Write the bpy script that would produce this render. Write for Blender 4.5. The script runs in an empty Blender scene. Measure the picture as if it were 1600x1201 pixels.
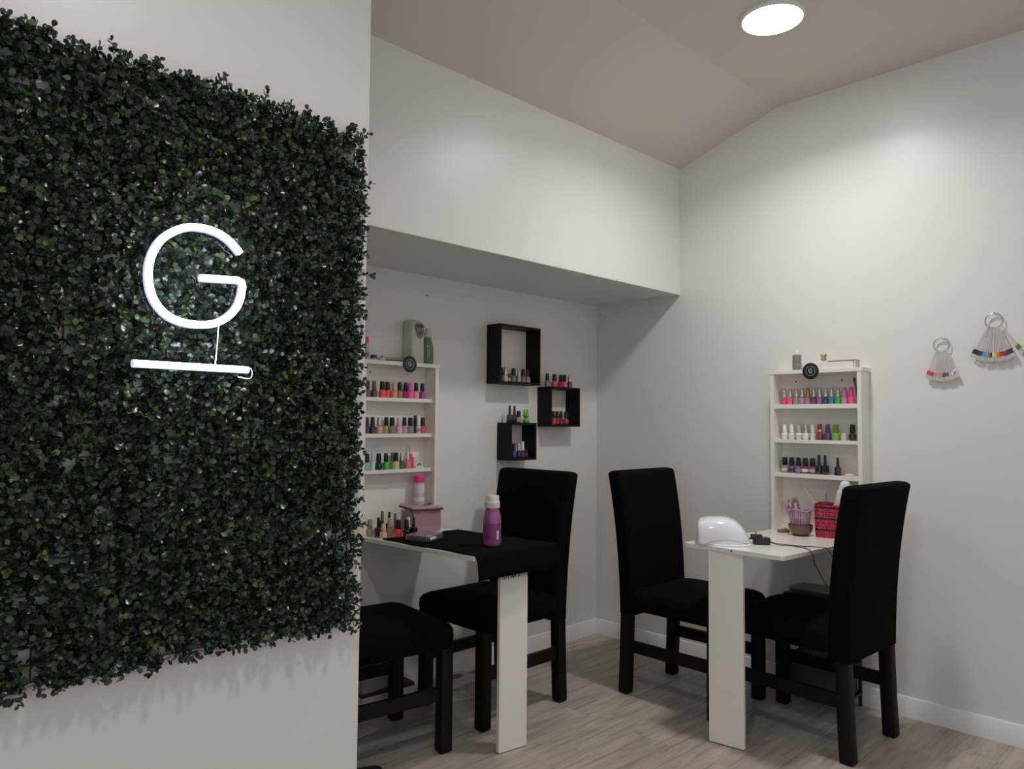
import bpy, math, random
import numpy as np
from mathutils import Vector, Matrix

# ------------------------------------------------------------------ camera, world, exposure
scene = bpy.context.scene
COL = scene.collection
random.seed(7)

cam_data = bpy.data.cameras.new('camera')
cam_data.sensor_fit = 'HORIZONTAL'
cam_data.sensor_width = 36.0
cam_data.lens = 36.0 * 1157.33 / 1600.0
cam_data.clip_start = 0.02
cam = bpy.data.objects.new('camera', cam_data)
COL.objects.link(cam)
R_ = Vector((0.71599984, -0.69804457, 0.00883216))
U_ = Vector((-0.04148443, -0.02991535, 0.9986912))
F_ = Vector((0.69686676, 0.71542913, 0.05037736))
cam.matrix_world = Matrix(((R_.x, U_.x, -F_.x, 0.0), (R_.y, U_.y, -F_.y, 0.0),
                           (R_.z, U_.z, -F_.z, 1.25), (0, 0, 0, 1)))
scene.camera = cam

scene.view_settings.view_transform = 'Standard'
scene.view_settings.look = 'None'
scene.view_settings.gamma = 1.0
scene.view_settings.use_curve_mapping = False
scene.view_settings.exposure = 0.0

world = bpy.data.worlds.new('world')
scene.world = world
world.use_nodes = True
world.node_tree.nodes['Background'].inputs[0].default_value = (0.64, 0.635, 0.635, 1)
world.node_tree.nodes['Background'].inputs[1].default_value = 1.0
scene.cycles.max_bounces = 14
scene.cycles.diffuse_bounces = 8

LAMP_POWER = 10.6        # watts of each LED panel
NEON_POWER = 48.0

# room dimensions (metres)
XR, YB, YF = 3.501, 2.857, 2.265        # right wall, alcove back wall, bulkhead face
ZS, ZC, ZK, YK = 1.957, 2.662, 2.847, 1.690   # soffit, ceiling at bulkhead, flat ceiling, kink
YL, XL = 1.75, 1.1345                   # hedge wall face and its free end

# ------------------------------------------------------------------ helpers
def lin(c):
    c = c / 255.0
    return c / 12.92 if c <= 0.04045 else ((c + 0.055) / 1.055) ** 2.4

def S(r, g, b, k=1.0):
    return tuple(min(0.92, lin(v) * k) for v in (r, g, b))

def P(r, g, b):                      # colour of a thing seen in the room's light
    c = S(r, g, b, 1.4)
    m = sum(c) / 3
    return tuple(v + (m - v) * 0.07 for v in c)

def material(name, color, rough=0.5, metal=0.0, spec=0.5, coat=0.0, alpha=1.0, trans=0.0, sheen=0.0):
    m = bpy.data.materials.new(name)
    m.use_nodes = True
    b = m.node_tree.nodes['Principled BSDF']
    b.inputs['Base Color'].default_value = (*color[:3], 1)
    b.inputs['Roughness'].default_value = rough
    b.inputs['Metallic'].default_value = metal
    b.inputs['Specular IOR Level'].default_value = spec
    b.inputs['Coat Weight'].default_value = coat
    b.inputs['Alpha'].default_value = alpha
    b.inputs['Transmission Weight'].default_value = trans
    b.inputs['Sheen Weight'].default_value = sheen
    return m

def noise_bump(m, scale, strength, dist=0.002, detail=4.0, stretch=None):
    nt = m.node_tree
    tc = nt.nodes.new('ShaderNodeTexCoord')
    n = nt.nodes.new('ShaderNodeTexNoise')
    n.inputs['Scale'].default_value = scale
    n.inputs['Detail'].default_value = detail
    bp = nt.nodes.new('ShaderNodeBump')
    bp.inputs['Strength'].default_value = strength
    bp.inputs['Distance'].default_value = dist
    if stretch:
        mp = nt.nodes.new('ShaderNodeMapping')
        mp.inputs['Scale'].default_value = stretch
        nt.links.new(tc.outputs['Object'], mp.inputs['Vector'])
        nt.links.new(mp.outputs['Vector'], n.inputs['Vector'])
    else:
        nt.links.new(tc.outputs['Object'], n.inputs['Vector'])
    nt.links.new(n.outputs['Fac'], bp.inputs['Height'])
    nt.links.new(bp.outputs['Normal'], nt.nodes['Principled BSDF'].inputs['Normal'])
    return m

def emitter(name, color, strength):
    m = bpy.data.materials.new(name)
    m.use_nodes = True
    nt = m.node_tree
    nt.nodes.clear()
    e = nt.nodes.new('ShaderNodeEmission')
    e.inputs[0].default_value = (*color, 1)
    e.inputs[1].default_value = strength
    o = nt.nodes.new('ShaderNodeOutputMaterial')
    nt.links.new(e.outputs[0], o.inputs[0])
    return m

_cache = {}
def paint(color, rough=0.3, **kw):
    key = (tuple(round(c, 4) for c in color), rough, tuple(sorted(kw.items())))
    if key not in _cache:
        _cache[key] = material('finish_%d' % len(_cache), color, rough, **kw)
    return _cache[key]

class MB:
    """collects shapes and links them as ONE mesh object"""
    def __init__(self):
        self.v, self.f, self.mi, self.cur = [], [], [], 0
    def add(self, vs, fs):
        n = len(self.v)
        self.v += [tuple(p) for p in vs]
        self.f += [tuple(i + n for i in f) for f in fs]
        self.mi += [self.cur] * len(fs)
        return self
    def use(self, i):
        self.cur = i
        return self
    def box(self, x0, x1, y0, y1, z0, z1, M=None):
        vs = [(x, y, z) for z in (z0, z1) for y in (y0, y1) for x in (x0, x1)]
        if M: vs = [M @ Vector(p) for p in vs]
        return self.add(vs, [(0, 2, 3, 1), (4, 5, 7, 6), (0, 1, 5, 4), (2, 6, 7, 3), (0, 4, 6, 2), (1, 3, 7, 5)])
    def lathe(self, prof, n=20, M=None, ax=1.0, ay=1.0):
        vs, fs, rows = [], [], []
        for r, z in prof:
            if r < 1e-6:
                rows.append([len(vs)]); vs.append((0, 0, z))
            else:
                rows.append(list(range(len(vs), len(vs) + n)))
                for k in range(n):
                    a = 2 * math.pi * k / n
                    vs.append((r * ax * math.cos(a), r * ay * math.sin(a), z))
        for a, b in zip(rows, rows[1:]):
            for k in range(n):
                k2 = (k + 1) % n
                if len(a) == 1 and len(b) == 1: continue
                if len(a) == 1: fs.append((a[0], b[k2], b[k]))
                elif len(b) == 1: fs.append((a[k], a[k2], b[0]))
                else: fs.append((a[k], a[k2], b[k2], b[k]))
        if len(rows[0]) > 1: fs.append(tuple(reversed(rows[0])))
        if len(rows[-1]) > 1: fs.append(tuple(rows[-1]))
        if M: vs = [M @ Vector(p) for p in vs]
        return self.add(vs, fs)
    def loft(self, rings, cap0=True, cap1=True):
        n = len(rings[0])
        vs = [p for r in rings for p in r]
        fs = []
        for i in range(len(rings) - 1):
            for k in range(n):
                k2 = (k + 1) % n
                fs.append((i * n + k, i * n + k2, (i + 1) * n + k2, (i + 1) * n + k))
        if cap0: fs.append(tuple(reversed(range(n))))
        if cap1: fs.append(tuple(range((len(rings) - 1) * n, len(rings) * n)))
        return self.add(vs, fs)
    def tube(self, pts, r, n=8, closed=False, M=None):
        pts = [Vector(p) for p in pts]
        rings = []
        m = len(pts)
        prev = None
        for i, p in enumerate(pts):
            if closed: t = pts[(i + 1) % m] - pts[i - 1]
            else: t = pts[min(i + 1, m - 1)] - pts[max(i - 1, 0)]
            t.normalize()
            if prev is None:
                up = Vector((0, 0, 1)) if abs(t.z) < 0.9 else Vector((1, 0, 0))
                a = t.cross(up).normalized()
            else:
                a = (prev - t * prev.dot(t)).normalized()
            prev = a
            b = t.cross(a)
            rr = r[i] if isinstance(r, (list, tuple)) else r
            ring = [p + (a * math.cos(2 * math.pi * k / n) + b * math.sin(2 * math.pi * k / n)) * rr for k in range(n)]
            if M: ring = [M @ q for q in ring]
            rings.append(ring)
        if closed: return self.loft(rings + [rings[0]], False, False)
        return self.loft(rings)
    def build(self, name, mats, parent=None, smooth=False, bevel=0.0, segs=2, loc=(0, 0, 0), rot=(0, 0, 0)):
        me = bpy.data.meshes.new(name)
        me.from_pydata(self.v, [], self.f)
        if not isinstance(mats, (list, tuple)): mats = [mats]
        for m in mats: me.materials.append(m)
        if any(self.mi): me.polygons.foreach_set('material_index', self.mi)
        if smooth:
            me.polygons.foreach_set('use_smooth', [True] * len(me.polygons))
            if smooth != 'all': me.set_sharp_from_angle(angle=math.radians(smooth if smooth is not True else 40))
        me.update()
        o = bpy.data.objects.new(name, me)
        COL.objects.link(o)
        o.location = loc
        o.rotation_euler = rot
        if parent: o.parent = parent
        if bevel:
            b = o.modifiers.new('bevel', 'BEVEL')
            b.width = bevel; b.segments = segs; b.limit_method = 'ANGLE'
            b.angle_limit = math.radians(40)
        return o

def rrect(cx, cy, sx, sy, r, z, n=5):
    """ring of a rounded rectangle"""
    out = []
    for qx, qy, a0 in ((1, 1, 0), (-1, 1, 90), (-1, -1, 180), (1, -1, 270)):
        for k in range(n + 1):
            a = math.radians(a0 + 90.0 * k / n)
            out.append((cx + qx * (sx / 2 - r) + r * math.cos(a), cy + qy * (sy / 2 - r) + r * math.sin(a), z))
    return out

def tag(o, label, cat, group=None):
    o['label'] = label
    o['category'] = cat
    if group: o['group'] = group
    return o

def thing(name, label, cat, loc=(0, 0, 0), rz=0.0, group=None):
    o = bpy.data.objects.new(name, None)
    o.empty_display_size = 0.05
    COL.objects.link(o)
    o.location = loc
    o.rotation_euler = (0, 0, rz)
    return tag(o, label, cat, group)

def struct(name, mb, m, **kw):
    o = mb.build(name, m, **kw)
    o['kind'] = 'structure'
    return o

def smooth_path(pts, sub=6):
    pts = [Vector(p) for p in pts]
    out = []
    for i in range(len(pts) - 1):
        p0, p1, p2, p3 = pts[max(i - 1, 0)], pts[i], pts[i + 1], pts[min(i + 2, len(pts) - 1)]
        for k in range(sub):
            t = k / sub
            out.append(0.5 * ((2 * p1) + (p2 - p0) * t + (2 * p0 - 5 * p1 + 4 * p2 - p3) * t * t + (3 * p1 - p0 - 3 * p2 + p3) * t ** 3))
    out.append(pts[-1])
    return out

# ------------------------------------------------------------------ materials
wall_paint = noise_bump(material('wall_paint', (0.765, 0.742, 0.717), 0.36, spec=0.45), 9.0, 0.04, 0.004, 2.0)
ceiling_paint = material('ceiling_paint', (0.70, 0.665, 0.62), 0.7, spec=0.3)
trim_paint = material('trim_paint', (0.80, 0.79, 0.79), 0.35)
melamine = material('white_melamine', (0.83, 0.80, 0.755), 0.22, spec=0.5)
fabric = noise_bump(material('black_fabric', (0.0042, 0.0042, 0.0044), 0.95, spec=0.06), 260.0, 0.35, 0.002, 3.0)
blackwood = material('black_stained_wood', (0.005, 0.0048, 0.0046), 0.5, spec=0.2)
cube_black = material('black_laminate', (0.006, 0.006, 0.007), 0.5, spec=0.2)
black_plastic = material('black_plastic', (0.012, 0.012, 0.014), 0.35)
chrome = material('chrome', (0.75, 0.74, 0.72), 0.18, metal=1.0)
steel = material('steel_wire', (0.45, 0.43, 0.41), 0.3, metal=1.0)
lamp_white = material('lamp_white_gloss', (0.80, 0.79, 0.86), 0.12, coat=0.4)
lilac = material('lilac_plastic', P(150, 125, 148), 0.4)

def floor_material():
    m = material('oak_laminate', (0.3, 0.26, 0.22), 0.42, spec=0.4)
    nt = m.node_tree
    b = nt.nodes['Principled BSDF']
    tc = nt.nodes.new('ShaderNodeTexCoord')
    br = nt.nodes.new('ShaderNodeTexBrick')
    br.inputs['Scale'].default_value = 1.0
    br.inputs['Brick Width'].default_value = 1.25
    br.inputs['Row Height'].default_value = 0.185
    br.inputs['Mortar Size'].default_value = 0.0012
    br.inputs['Mortar Smooth'].default_value = 0.2
    br.offset = 0.37
    br.inputs['Color1'].default_value = (0.0, 0, 0, 1)
    br.inputs['Color2'].default_value = (1, 1, 1, 1)
    br.inputs['Mortar'].default_value = (0.5, 0.5, 0.5, 1)
    nt.links.new(tc.outputs['Object'], br.inputs['Vector'])
    # every plank gets its own slice of the grain
    off = nt.nodes.new('ShaderNodeVectorMath'); off.operation = 'MULTIPLY_ADD'
    off.inputs[1].default_value = (3.0, 5.0, 9.0)
    nt.links.new(br.outputs['Color'], off.inputs[0])
    nt.links.new(tc.outputs['Object'], off.inputs[2])
    mp = nt.nodes.new('ShaderNodeMapping')
    mp.inputs['Scale'].default_value = (1.3, 14.0, 1.0)
    nt.links.new(off.outputs[0], mp.inputs['Vector'])
    n1 = nt.nodes.new('ShaderNodeTexNoise')
    n1.inputs['Scale'].default_value = 2.2; n1.inputs['Detail'].default_value = 9.0
    n1.inputs['Roughness'].default_value = 0.66; n1.inputs['Distortion'].default_value = 0.9
    nt.links.new(mp.outputs[0], n1.inputs['Vector'])
    cr = nt.nodes.new('ShaderNodeValToRGB')
    cr.color_ramp.elements[0].position = 0.30; cr.color_ramp.elements[0].color = (0.27, 0.23, 0.195, 1)
    cr.color_ramp.elements[1].position = 0.72; cr.color_ramp.elements[1].color = (0.545, 0.485, 0.43, 1)
    e = cr.color_ramp.elements.new(0.5); e.color = (0.455, 0.40, 0.35, 1)
    nt.links.new(n1.outputs['Fac'], cr.inputs[0])
    mp2 = nt.nodes.new('ShaderNodeMapping')
    mp2.inputs['Scale'].default_value = (2.0, 5.0, 1.0)
    nt.links.new(off.outputs[0], mp2.inputs['Vector'])
    n2 = nt.nodes.new('ShaderNodeTexNoise')
    n2.inputs['Scale'].default_value = 1.6; n2.inputs['Detail'].default_value = 4.0
    nt.links.new(mp2.outputs[0], n2.inputs['Vector'])
    c2 = nt.nodes.new('ShaderNodeValToRGB')
    c2.color_ramp.elements[0].position = 0.35; c2.color_ramp.elements[0].color = (0.86, 0.85, 0.85, 1)
    c2.color_ramp.elements[1].position = 0.65; c2.color_ramp.elements[1].color = (1.06, 1.055, 1.05, 1)
    nt.links.new(n2.outputs['Fac'], c2.inputs[0])
    mx = nt.nodes.new('ShaderNodeMix'); mx.data_type = 'RGBA'; mx.blend_type = 'MULTIPLY'
    mx.inputs[0].default_value = 1.0
    nt.links.new(cr.outputs[0], mx.inputs[6]); nt.links.new(c2.outputs[0], mx.inputs[7])
    seam = nt.nodes.new('ShaderNodeMix'); seam.data_type = 'RGBA'; seam.blend_type = 'MIX'
    seam.inputs[7].default_value = (0.30, 0.26, 0.225, 1)
    nt.links.new(br.outputs['Fac'], seam.inputs[0]); nt.links.new(mx.outputs[2], seam.inputs[6])
    nt.links.new(seam.outputs[2], b.inputs['Base Color'])
    bp = nt.nodes.new('ShaderNodeBump'); bp.inputs['Strength'].default_value = 0.12; bp.inputs['Distance'].default_value = 0.002
    nt.links.new(n1.outputs['Fac'], bp.inputs['Height']); nt.links.new(bp.outputs[0], b.inputs['Normal'])
    return m

# ------------------------------------------------------------------ the room
struct('floor', MB().box(-2.3, XR + 0.1, -2.3, YB + 0.1, -0.06, 0.0), floor_material())
# ceiling: flat, then a slope that falls to the top of the bulkhead
cs = MB()
zc_end = ZC - (ZK - ZC) / (YF - YK) * 0.15
prof = [(-2.3, ZK), (YK, ZK), (YF + 0.15, zc_end)]
vs = [(x, y, z) for x in (-2.3, XR + 0.1) for y, z in prof] + [(x, y, z + 0.12) for x in (-2.3, XR + 0.1) for y, z in prof]
cs.add(vs, [(0, 1, 4, 3), (1, 2, 5, 4), (6, 9, 10, 7), (7, 10, 11, 8), (0, 6, 7, 1), (1, 7, 8, 2), (3, 4, 10, 9), (4, 5, 11, 10), (0, 3, 9, 6), (2, 8, 11, 5)])
struct('ceiling', cs, ceiling_paint)
struct('wall_right', MB().box(XR, XR + 0.1, -2.3, YB + 0.1, 0, 2.95), wall_paint)
struct('wall_back', MB().box(0.35, XR, YB, YB + 0.1, 0, ZS), wall_paint)
struct('wall_bulkhead', MB().box(0.35, XR, YF, YB + 0.1, ZS, 2.80), wall_paint, bevel=0.003)
struct('wall_alcove_end', MB().box(0.25, 0.35, YL + 0.12, YB + 0.1, 0, 2.9), wall_paint)
struct('wall_left', MB().box(-2.3, XL, YL, YL + 0.12, 0, 2.846), wall_paint, bevel=0.002)

def baseboard(name, M):
    # profile in (out, z), run along local x
    prof = [(0, 0), (0.014, 0), (0.014, 0.062), (0.011, 0.068), (0.010, 0.076), (0.006, 0.083), (0, 0.085)]
    L = M[1]
    mb = MB()
    n = len(prof)
    vs = [M[0] @ Vector((x, -d, z)) for x in (0, L) for d, z in prof]
    fs = [(i, i + 1, n + i + 1, n + i) for i in range(n - 1)] + [tuple(range(n)), tuple(range(2 * n - 1, n - 1, -1)), (n - 1, 0, n, 2 * n - 1)]
    mb.add(vs, fs)
    return struct(name, mb, trim_paint, smooth=30)
baseboard('baseboard_back', (Matrix.Translation((0.35, YB, 0)), XR - 0.35))
baseboard('baseboard_right', (Matrix.Translation((XR, YB, 0)) @ Matrix.Rotation(-math.pi / 2, 4, 'Z'), YB + 2.3))

# small drill holes left in the paint
for nm, (c, ax) in {'wall_hole_right': ((XR - 0.0005, 2.833, 1.905), 'x'), 'wall_hole_back': ((2.20, YB - 0.0005, 1.86), 'y')}.items():
    M = Matrix.Translation(c) @ (Matrix.Rotation(math.pi / 2, 4, 'Y') if ax == 'x' else Matrix.Rotation(math.pi / 2, 4, 'X'))
    struct('trim_1' if ax == 'x' else 'trim_2', MB().lathe([(0.0035, -0.0004), (0.0035, 0.0004)], 10, M), paint((0.03, 0.026, 0.02), 0.9))

# ------------------------------------------------------------------ ceiling lights
def ceiling_light(x, y, label, power):
    led = emitter('led_diffuser', (1.0, 0.985, 0.965), 36.0)
    t = thing('ceiling_light', label, 'ceiling light', (x, y, ZK), 0, 'round ceiling lights')
    MB().lathe([(0.100, 0), (0.122, 0), (0.122, -0.010), (0.118, -0.014), (0.113, -0.014), (0.112, -0.006), (0.100, -0.006)], 48).build('housing', material('lamp_ring', (0.8, 0.8, 0.8), 0.4), t, smooth=True)
    MB().lathe([(0.112, -0.007), (0.111, -0.013), (0.09, -0.016), (0.05, -0.018), (0.0, -0.019)], 48).build('diffuser', led, t, smooth='all')
    ld = bpy.data.lights.new('led_light', 'AREA'); ld.shape = 'DISK'; ld.size = 0.215; ld.energy = power
    ld.color = (1.0, 0.985, 0.965); ld.spread = math.radians(145)
    lo = bpy.data.objects.new('led_light', ld); COL.objects.link(lo); lo.parent = t; lo.location = (0, 0, -0.021)
    return t
ceiling_light(2.70, 1.325, 'round white LED panel glowing on the ceiling above the right desk', LAMP_POWER)
ceiling_light(0.62, 0.62, 'round LED panel on the ceiling out of view before the hedge wall', LAMP_POWER * 0.6)

# ------------------------------------------------------------------ hedge panel and neon sign
HX0, HX1, HZ0, HZ1 = -0.32, 1.083, 0.725, 2.022
def leaf_material():
    m = material('boxwood_leaf', (0.02, 0.05, 0.02), 0.25, spec=0.5)
    nt = m.node_tree
    b = nt.nodes['Principled BSDF']
    at = nt.nodes.new('ShaderNodeAttribute'); at.attribute_name = 'leaf_tint'
    cr = nt.nodes.new('ShaderNodeValToRGB')
    els = cr.color_ramp.elements
    els[0].position = 0.0; els[0].color = (0.015, 0.026, 0.017, 1)
    els[1].position = 1.0; els[1].color = (0.115, 0.185, 0.050, 1)
    e = els.new(0.45); e.color = (0.026, 0.047, 0.026, 1)
    e = els.new(0.75); e.color = (0.046, 0.088, 0.037, 1)
    e = els.new(0.92); e.color = (0.075, 0.135, 0.042, 1)
    nt.links.new(at.outputs['Fac'], cr.inputs[0])
    nt.links.new(cr.outputs[0], b.inputs['Base Color'])
    return m

def build_hedge():
    rng = np.random.default_rng(3)
    hedge = thing('hedge_panel', 'artificial boxwood hedge panel of dark green leaves covering the left wall', 'artificial hedge', ((HX0 + HX1) / 2, YL, HZ0))
    ox, oy, oz = hedge.location
    step = 0.0345
    nx = int(round((HX1 - HX0) / step)); nz = int(round((HZ1 - HZ0) / step))
    gx = np.linspace(HX0, HX1, nx + 1); gz = np.linspace(HZ0, HZ1, nz + 1)
    # lattice
    g = MB()
    for x in gx: g.box(x - 0.0014 - ox, x + 0.0014 - ox, -0.010, -0.0065, HZ0 - oz, HZ1 - oz)
    for z in gz: g.box(HX0 - ox, HX1 - ox, -0.0125, -0.0095, z - 0.0014 - oz, z + 0.0014 - oz)
    g.build('lattice', material('lattice_green', (0.014, 0.026, 0.013), 0.5), hedge)
    # sprigs
    bx, bz = np.meshgrid(gx, gz)
    base = np.stack([bx.ravel(), np.full(bx.size, YL - 0.010), bz.ravel()], 1)
    base = np.repeat(base, 8, axis=0)
    base[:, 0] += rng.normal(0, 0.0085, len(base)); base[:, 2] += rng.normal(0, 0.0085, len(base))
    # patchy: some places are thin
    patch = np.sin(base[:, 0] * 9.1 + 1.3) * np.sin(base[:, 2] * 11.7 + 0.4) + np.sin(base[:, 0] * 23 + base[:, 2] * 17) * 0.5
    keep = rng.random(len(base)) < np.clip(0.96 - 0.25 * (patch > 0.8) - 0.06 * (base[:, 2] < 1.2), 0, 1)
    base = base[keep]
    n = len(base)
    d = np.stack([rng.normal(0, 0.75, n), -np.abs(rng.normal(0.8, 0.35, n)) - 0.15, rng.normal(0.12, 0.75, n)], 1)
    d /= np.linalg.norm(d, axis=1, keepdims=True)
    # do not let the edge sprigs wander far past the lattice
    for ax, lo, hi in ((0, HX0, HX1), (2, HZ0, HZ1)):
        out = (base[:, ax] < lo + 0.02) & (d[:, ax] < -0.35); d[out, ax] *= 0.55
        out = (base[:, ax] > hi - 0.02) & (d[:, ax] > (0.1 if ax == 0 else 0.35)); d[out, ax] *= (0.35 if ax == 0 else 0.55)
    d /= np.linalg.norm(d, axis=1, keepdims=True)
    L = rng.uniform(0.022, 0.050, n)
    tint0 = np.clip(rng.normal(0.36, 0.20, n), 0, 1)
    st = MB()
    for i in range(n):
        a = base[i] - (ox, oy, oz); b = a + d[i] * L[i]
        s = np.cross(d[i], (0.3, 0.2, 0.9)); s /= np.linalg.norm(s); q = np.cross(d[i], s)
        r = 0.0008
        vs = [a + s * r, a - s * r * 0.5 + q * r, a - s * r * 0.5 - q * r, b + s * r * 0.6, b - s * r * 0.3 + q * r * 0.6, b - s * r * 0.3 - q * r * 0.6]
        st.add(vs, [(0, 1, 4, 3), (1, 2, 5, 4), (2, 0, 3, 5)])
    o = st.build('twigs', material('twig_green', (0.02, 0.030, 0.014), 0.6), hedge); o['kind'] = 'stuff'
    # leaves in opposite pairs, with a terminal pair
    LV = []; LD = []; LN = []; LT = []; LS = []
    for i in range(n):
        s = np.cross(d[i], rng.normal(0, 1, 3)); s /= np.linalg.norm(s); q = np.cross(d[i], s)
        k = 4 if L[i] > 0.036 else 3
        for j in range(k):
            t = 0.35 + 0.65 * j / (k - 1)
            p = base[i] + d[i] * L[i] * t
            a, b2 = (s, q) if j % 2 == 0 else (q, -s)
            for sg in (1, -1):
                dirn = sg * a * (0.95 - 0.25 * t) + d[i] * (0.30 + 0.45 * t) + rng.normal(0, 0.22, 3)
                dirn /= np.linalg.norm(dirn)
                nrm = d[i] - dirn * np.dot(d[i], dirn) + rng.normal(0, 0.25, 3)
                nrm -= dirn * np.dot(nrm, dirn); nrm /= np.linalg.norm(nrm)
                LV.append(p); LD.append(dirn); LN.append(nrm); LT.append(tint0[i] + rng.normal(0.05 * (t - .5), 0.13)); LS.append(rng.uniform(0.0115, 0.0165))
    LV = np.array(LV); LD = np.array(LD); LN = np.array(LN); LT = np.clip(np.array(LT), 0, 1); LS = np.array(LS)
    LT = np.where(rng.random(len(LT)) < 0.03, rng.uniform(0.85, 1.0, len(LT)), LT)
    W = np.cross(LD, LN)
    shape = np.array([(0, 0, 0), (0.26, 0.24, 0.05), (0.58, 0.405, 0.08), (0.87, 0.28, 0.05), (1.0, 0.0, -0.02), (0.87, -0.28, 0.05), (0.58, -0.405, 0.08), (0.26, -0.24, 0.05), (0.36, 0, 0.0), (0.72, 0, 0.02)])
    m = len(LV)
    V = LV[:, None, :] + LS[:, None, None] * (shape[None, :, 0:1] * LD[:, None, :] + shape[None, :, 1:2] * W[:, None, :] * 1.02 + shape[None, :, 2:3] * LN[:, None, :])
    V[:, :, 1] = np.minimum(V[:, :, 1], YL - 0.002)
    V = V.reshape(-1, 3) - np.array((ox, oy, oz))
    faces = [(0, 8, 1), (0, 7, 8), (1, 8, 9, 2), (7, 6, 9, 8), (2, 9, 3), (3, 9, 4), (6, 5, 9), (5, 4, 9)]
    fl = np.concatenate([np.array(f) for f in faces])
    ls = np.array([len(f) for f in faces])
    loops = (np.arange(m)[:, None] * 10 + fl[None, :]).ravel()
    tot = np.tile(ls, m); start = np.concatenate([[0], np.cumsum(tot)[:-1]])
    me = bpy.data.meshes.new('leaves')
    me.vertices.add(len(V)); me.vertices.foreach_set('co', V.ravel().astype(np.float32))
    me.loops.add(len(loops)); me.loops.foreach_set('vertex_index', loops.astype(np.int32))
    me.polygons.add(len(tot)); me.polygons.foreach_set('loop_start', start.astype(np.int32))
    me.polygons.foreach_set('use_smooth', np.ones(len(tot), dtype=bool))
    me.update(calc_edges=True); me.validate()
    at = me.attributes.new('leaf_tint', 'FLOAT', 'POINT')
    at.data.foreach_set('value', np.repeat(LT, 10).astype(np.float32))
    me.materials.append(leaf_material())
    o = bpy.data.objects.new('leaves', me); COL.objects.link(o); o.parent = hedge; o['kind'] = 'stuff'
build_hedge()

def build_neon():
    yn = 1.665
    t = thing('neon_sign', 'glowing white neon letter G with a bar below on the hedge', 'neon sign', (0.64, yn, 1.366))
    glow = emitter('neon_glow', (0.80, 0.78, 1.0), NEON_POWER)
    shell = emitter('neon_silicone_bloom', (0.62, 0.60, 0.95), 0.95)  # silicone sides; their lavender emission also stands in for bloom along the tubes
    acrylic = bpy.data.materials.new('clear_acrylic'); acrylic.use_nodes = True
    ant = acrylic.node_tree; ant.nodes.clear()
    tr = ant.nodes.new('ShaderNodeBsdfTransparent'); gl = ant.nodes.new('ShaderNodeBsdfGlossy'); gl.inputs['Roughness'].default_value = 0.03
    tr.inputs[0].default_value = (0.97, 0.975, 0.98, 1)
    amx = ant.nodes.new('ShaderNodeMixShader'); amx.inputs[0].default_value = 0.004
    aout = ant.nodes.new('ShaderNodeOutputMaterial')
    ant.links.new(tr.outputs[0], amx.inputs[1]); ant.links.new(gl.outputs[0], amx.inputs[2]); ant.links.new(amx.outputs[0], aout.inputs[0])
    Gp = [(0.736, 1.636), (0.709, 1.661), (0.679, 1.675), (0.647, 1.679), (0.616, 1.675), (0.588, 1.661), (0.562, 1.638), (0.545, 1.608), (0.537, 1.575), (0.538, 1.541), (0.546, 1.511), (0.563, 1.486), (0.587, 1.469), (0.617, 1.461), (0.649, 1.461), (0.682, 1.467), (0.711, 1.485), (0.732, 1.511), (0.741, 1.538)]
    path = smooth_path([(x - 0.64, 0, z - 1.366) for x, z in Gp], 4)
    path += [Vector((0.744 - 0.64, 0, 1.560 - 1.366)), Vector((0.741 - 0.64, 0, 1.569 - 1.366)), Vector((0.732 - 0.64, 0, 1.5725 - 1.366)), Vector((0.690 - 0.64, 0, 1.5695 - 1.366)), Vector((0.646 - 0.64, 0, 1.566 - 1.366))]
    MB().tube(path, 0.0074, 10).build('letter_tube', glow, t, smooth='all')
    MB().tube([p + Vector((0, 0.009, 0)) for p in path], 0.0092, 8).build('letter_backing', shell, t, smooth='all')
    MB().tube([(-0.126, 0, 0), (0.122, 0, 0.0)], 0.0070, 10).build('bar_tube', glow, t, smooth=True)
    MB().tube([(-0.128, 0.009, 0), (0.125, 0.009, 0)], 0.0086, 8).build('bar_backing', shell, t, smooth=True)
    MB().box(-0.118, 0.118, 0.0165, 0.0205, 0.075, 0.335).box(-0.14, 0.14, 0.0165, 0.0205, -0.02, 0.02).build('backing_panel', acrylic, t, bevel=0.001)
    c = MB()
    c.tube([(0.052, 0.006, 0.096), (0.051, 0.006, 0.06), (0.047, 0.006, 0.008)], 0.0013, 6)
    c.build('cable', paint((0.75, 0.73, 0.72), 0.4), t, smooth='all')
    c = MB()
    c.tube(smooth_path([(0.122, 0.008, 0.0), (0.131, 0.006, 0.004), (0.134, 0.004, -0.010), (0.126, 0.002, -0.021), (0.102, 0.010, -0.017)]), 0.0012, 6)
    c.build('end_wire', paint((0.75, 0.73, 0.72), 0.4), t, smooth='all')
    for x in (-0.10, 0.10):
        MB().tube([(x, 0.0205, 0.20), (x, YL - yn - 0.002, 0.20)], 0.003, 8).build('standoff', steel, t)
build_neon()

# ------------------------------------------------------------------ desks
T1Z = lambda y: 0.763 - 0.020 * (y - 2.045)
T2Z = lambda x: 0.763 - 0.025 * (x - 2.65)

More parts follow.
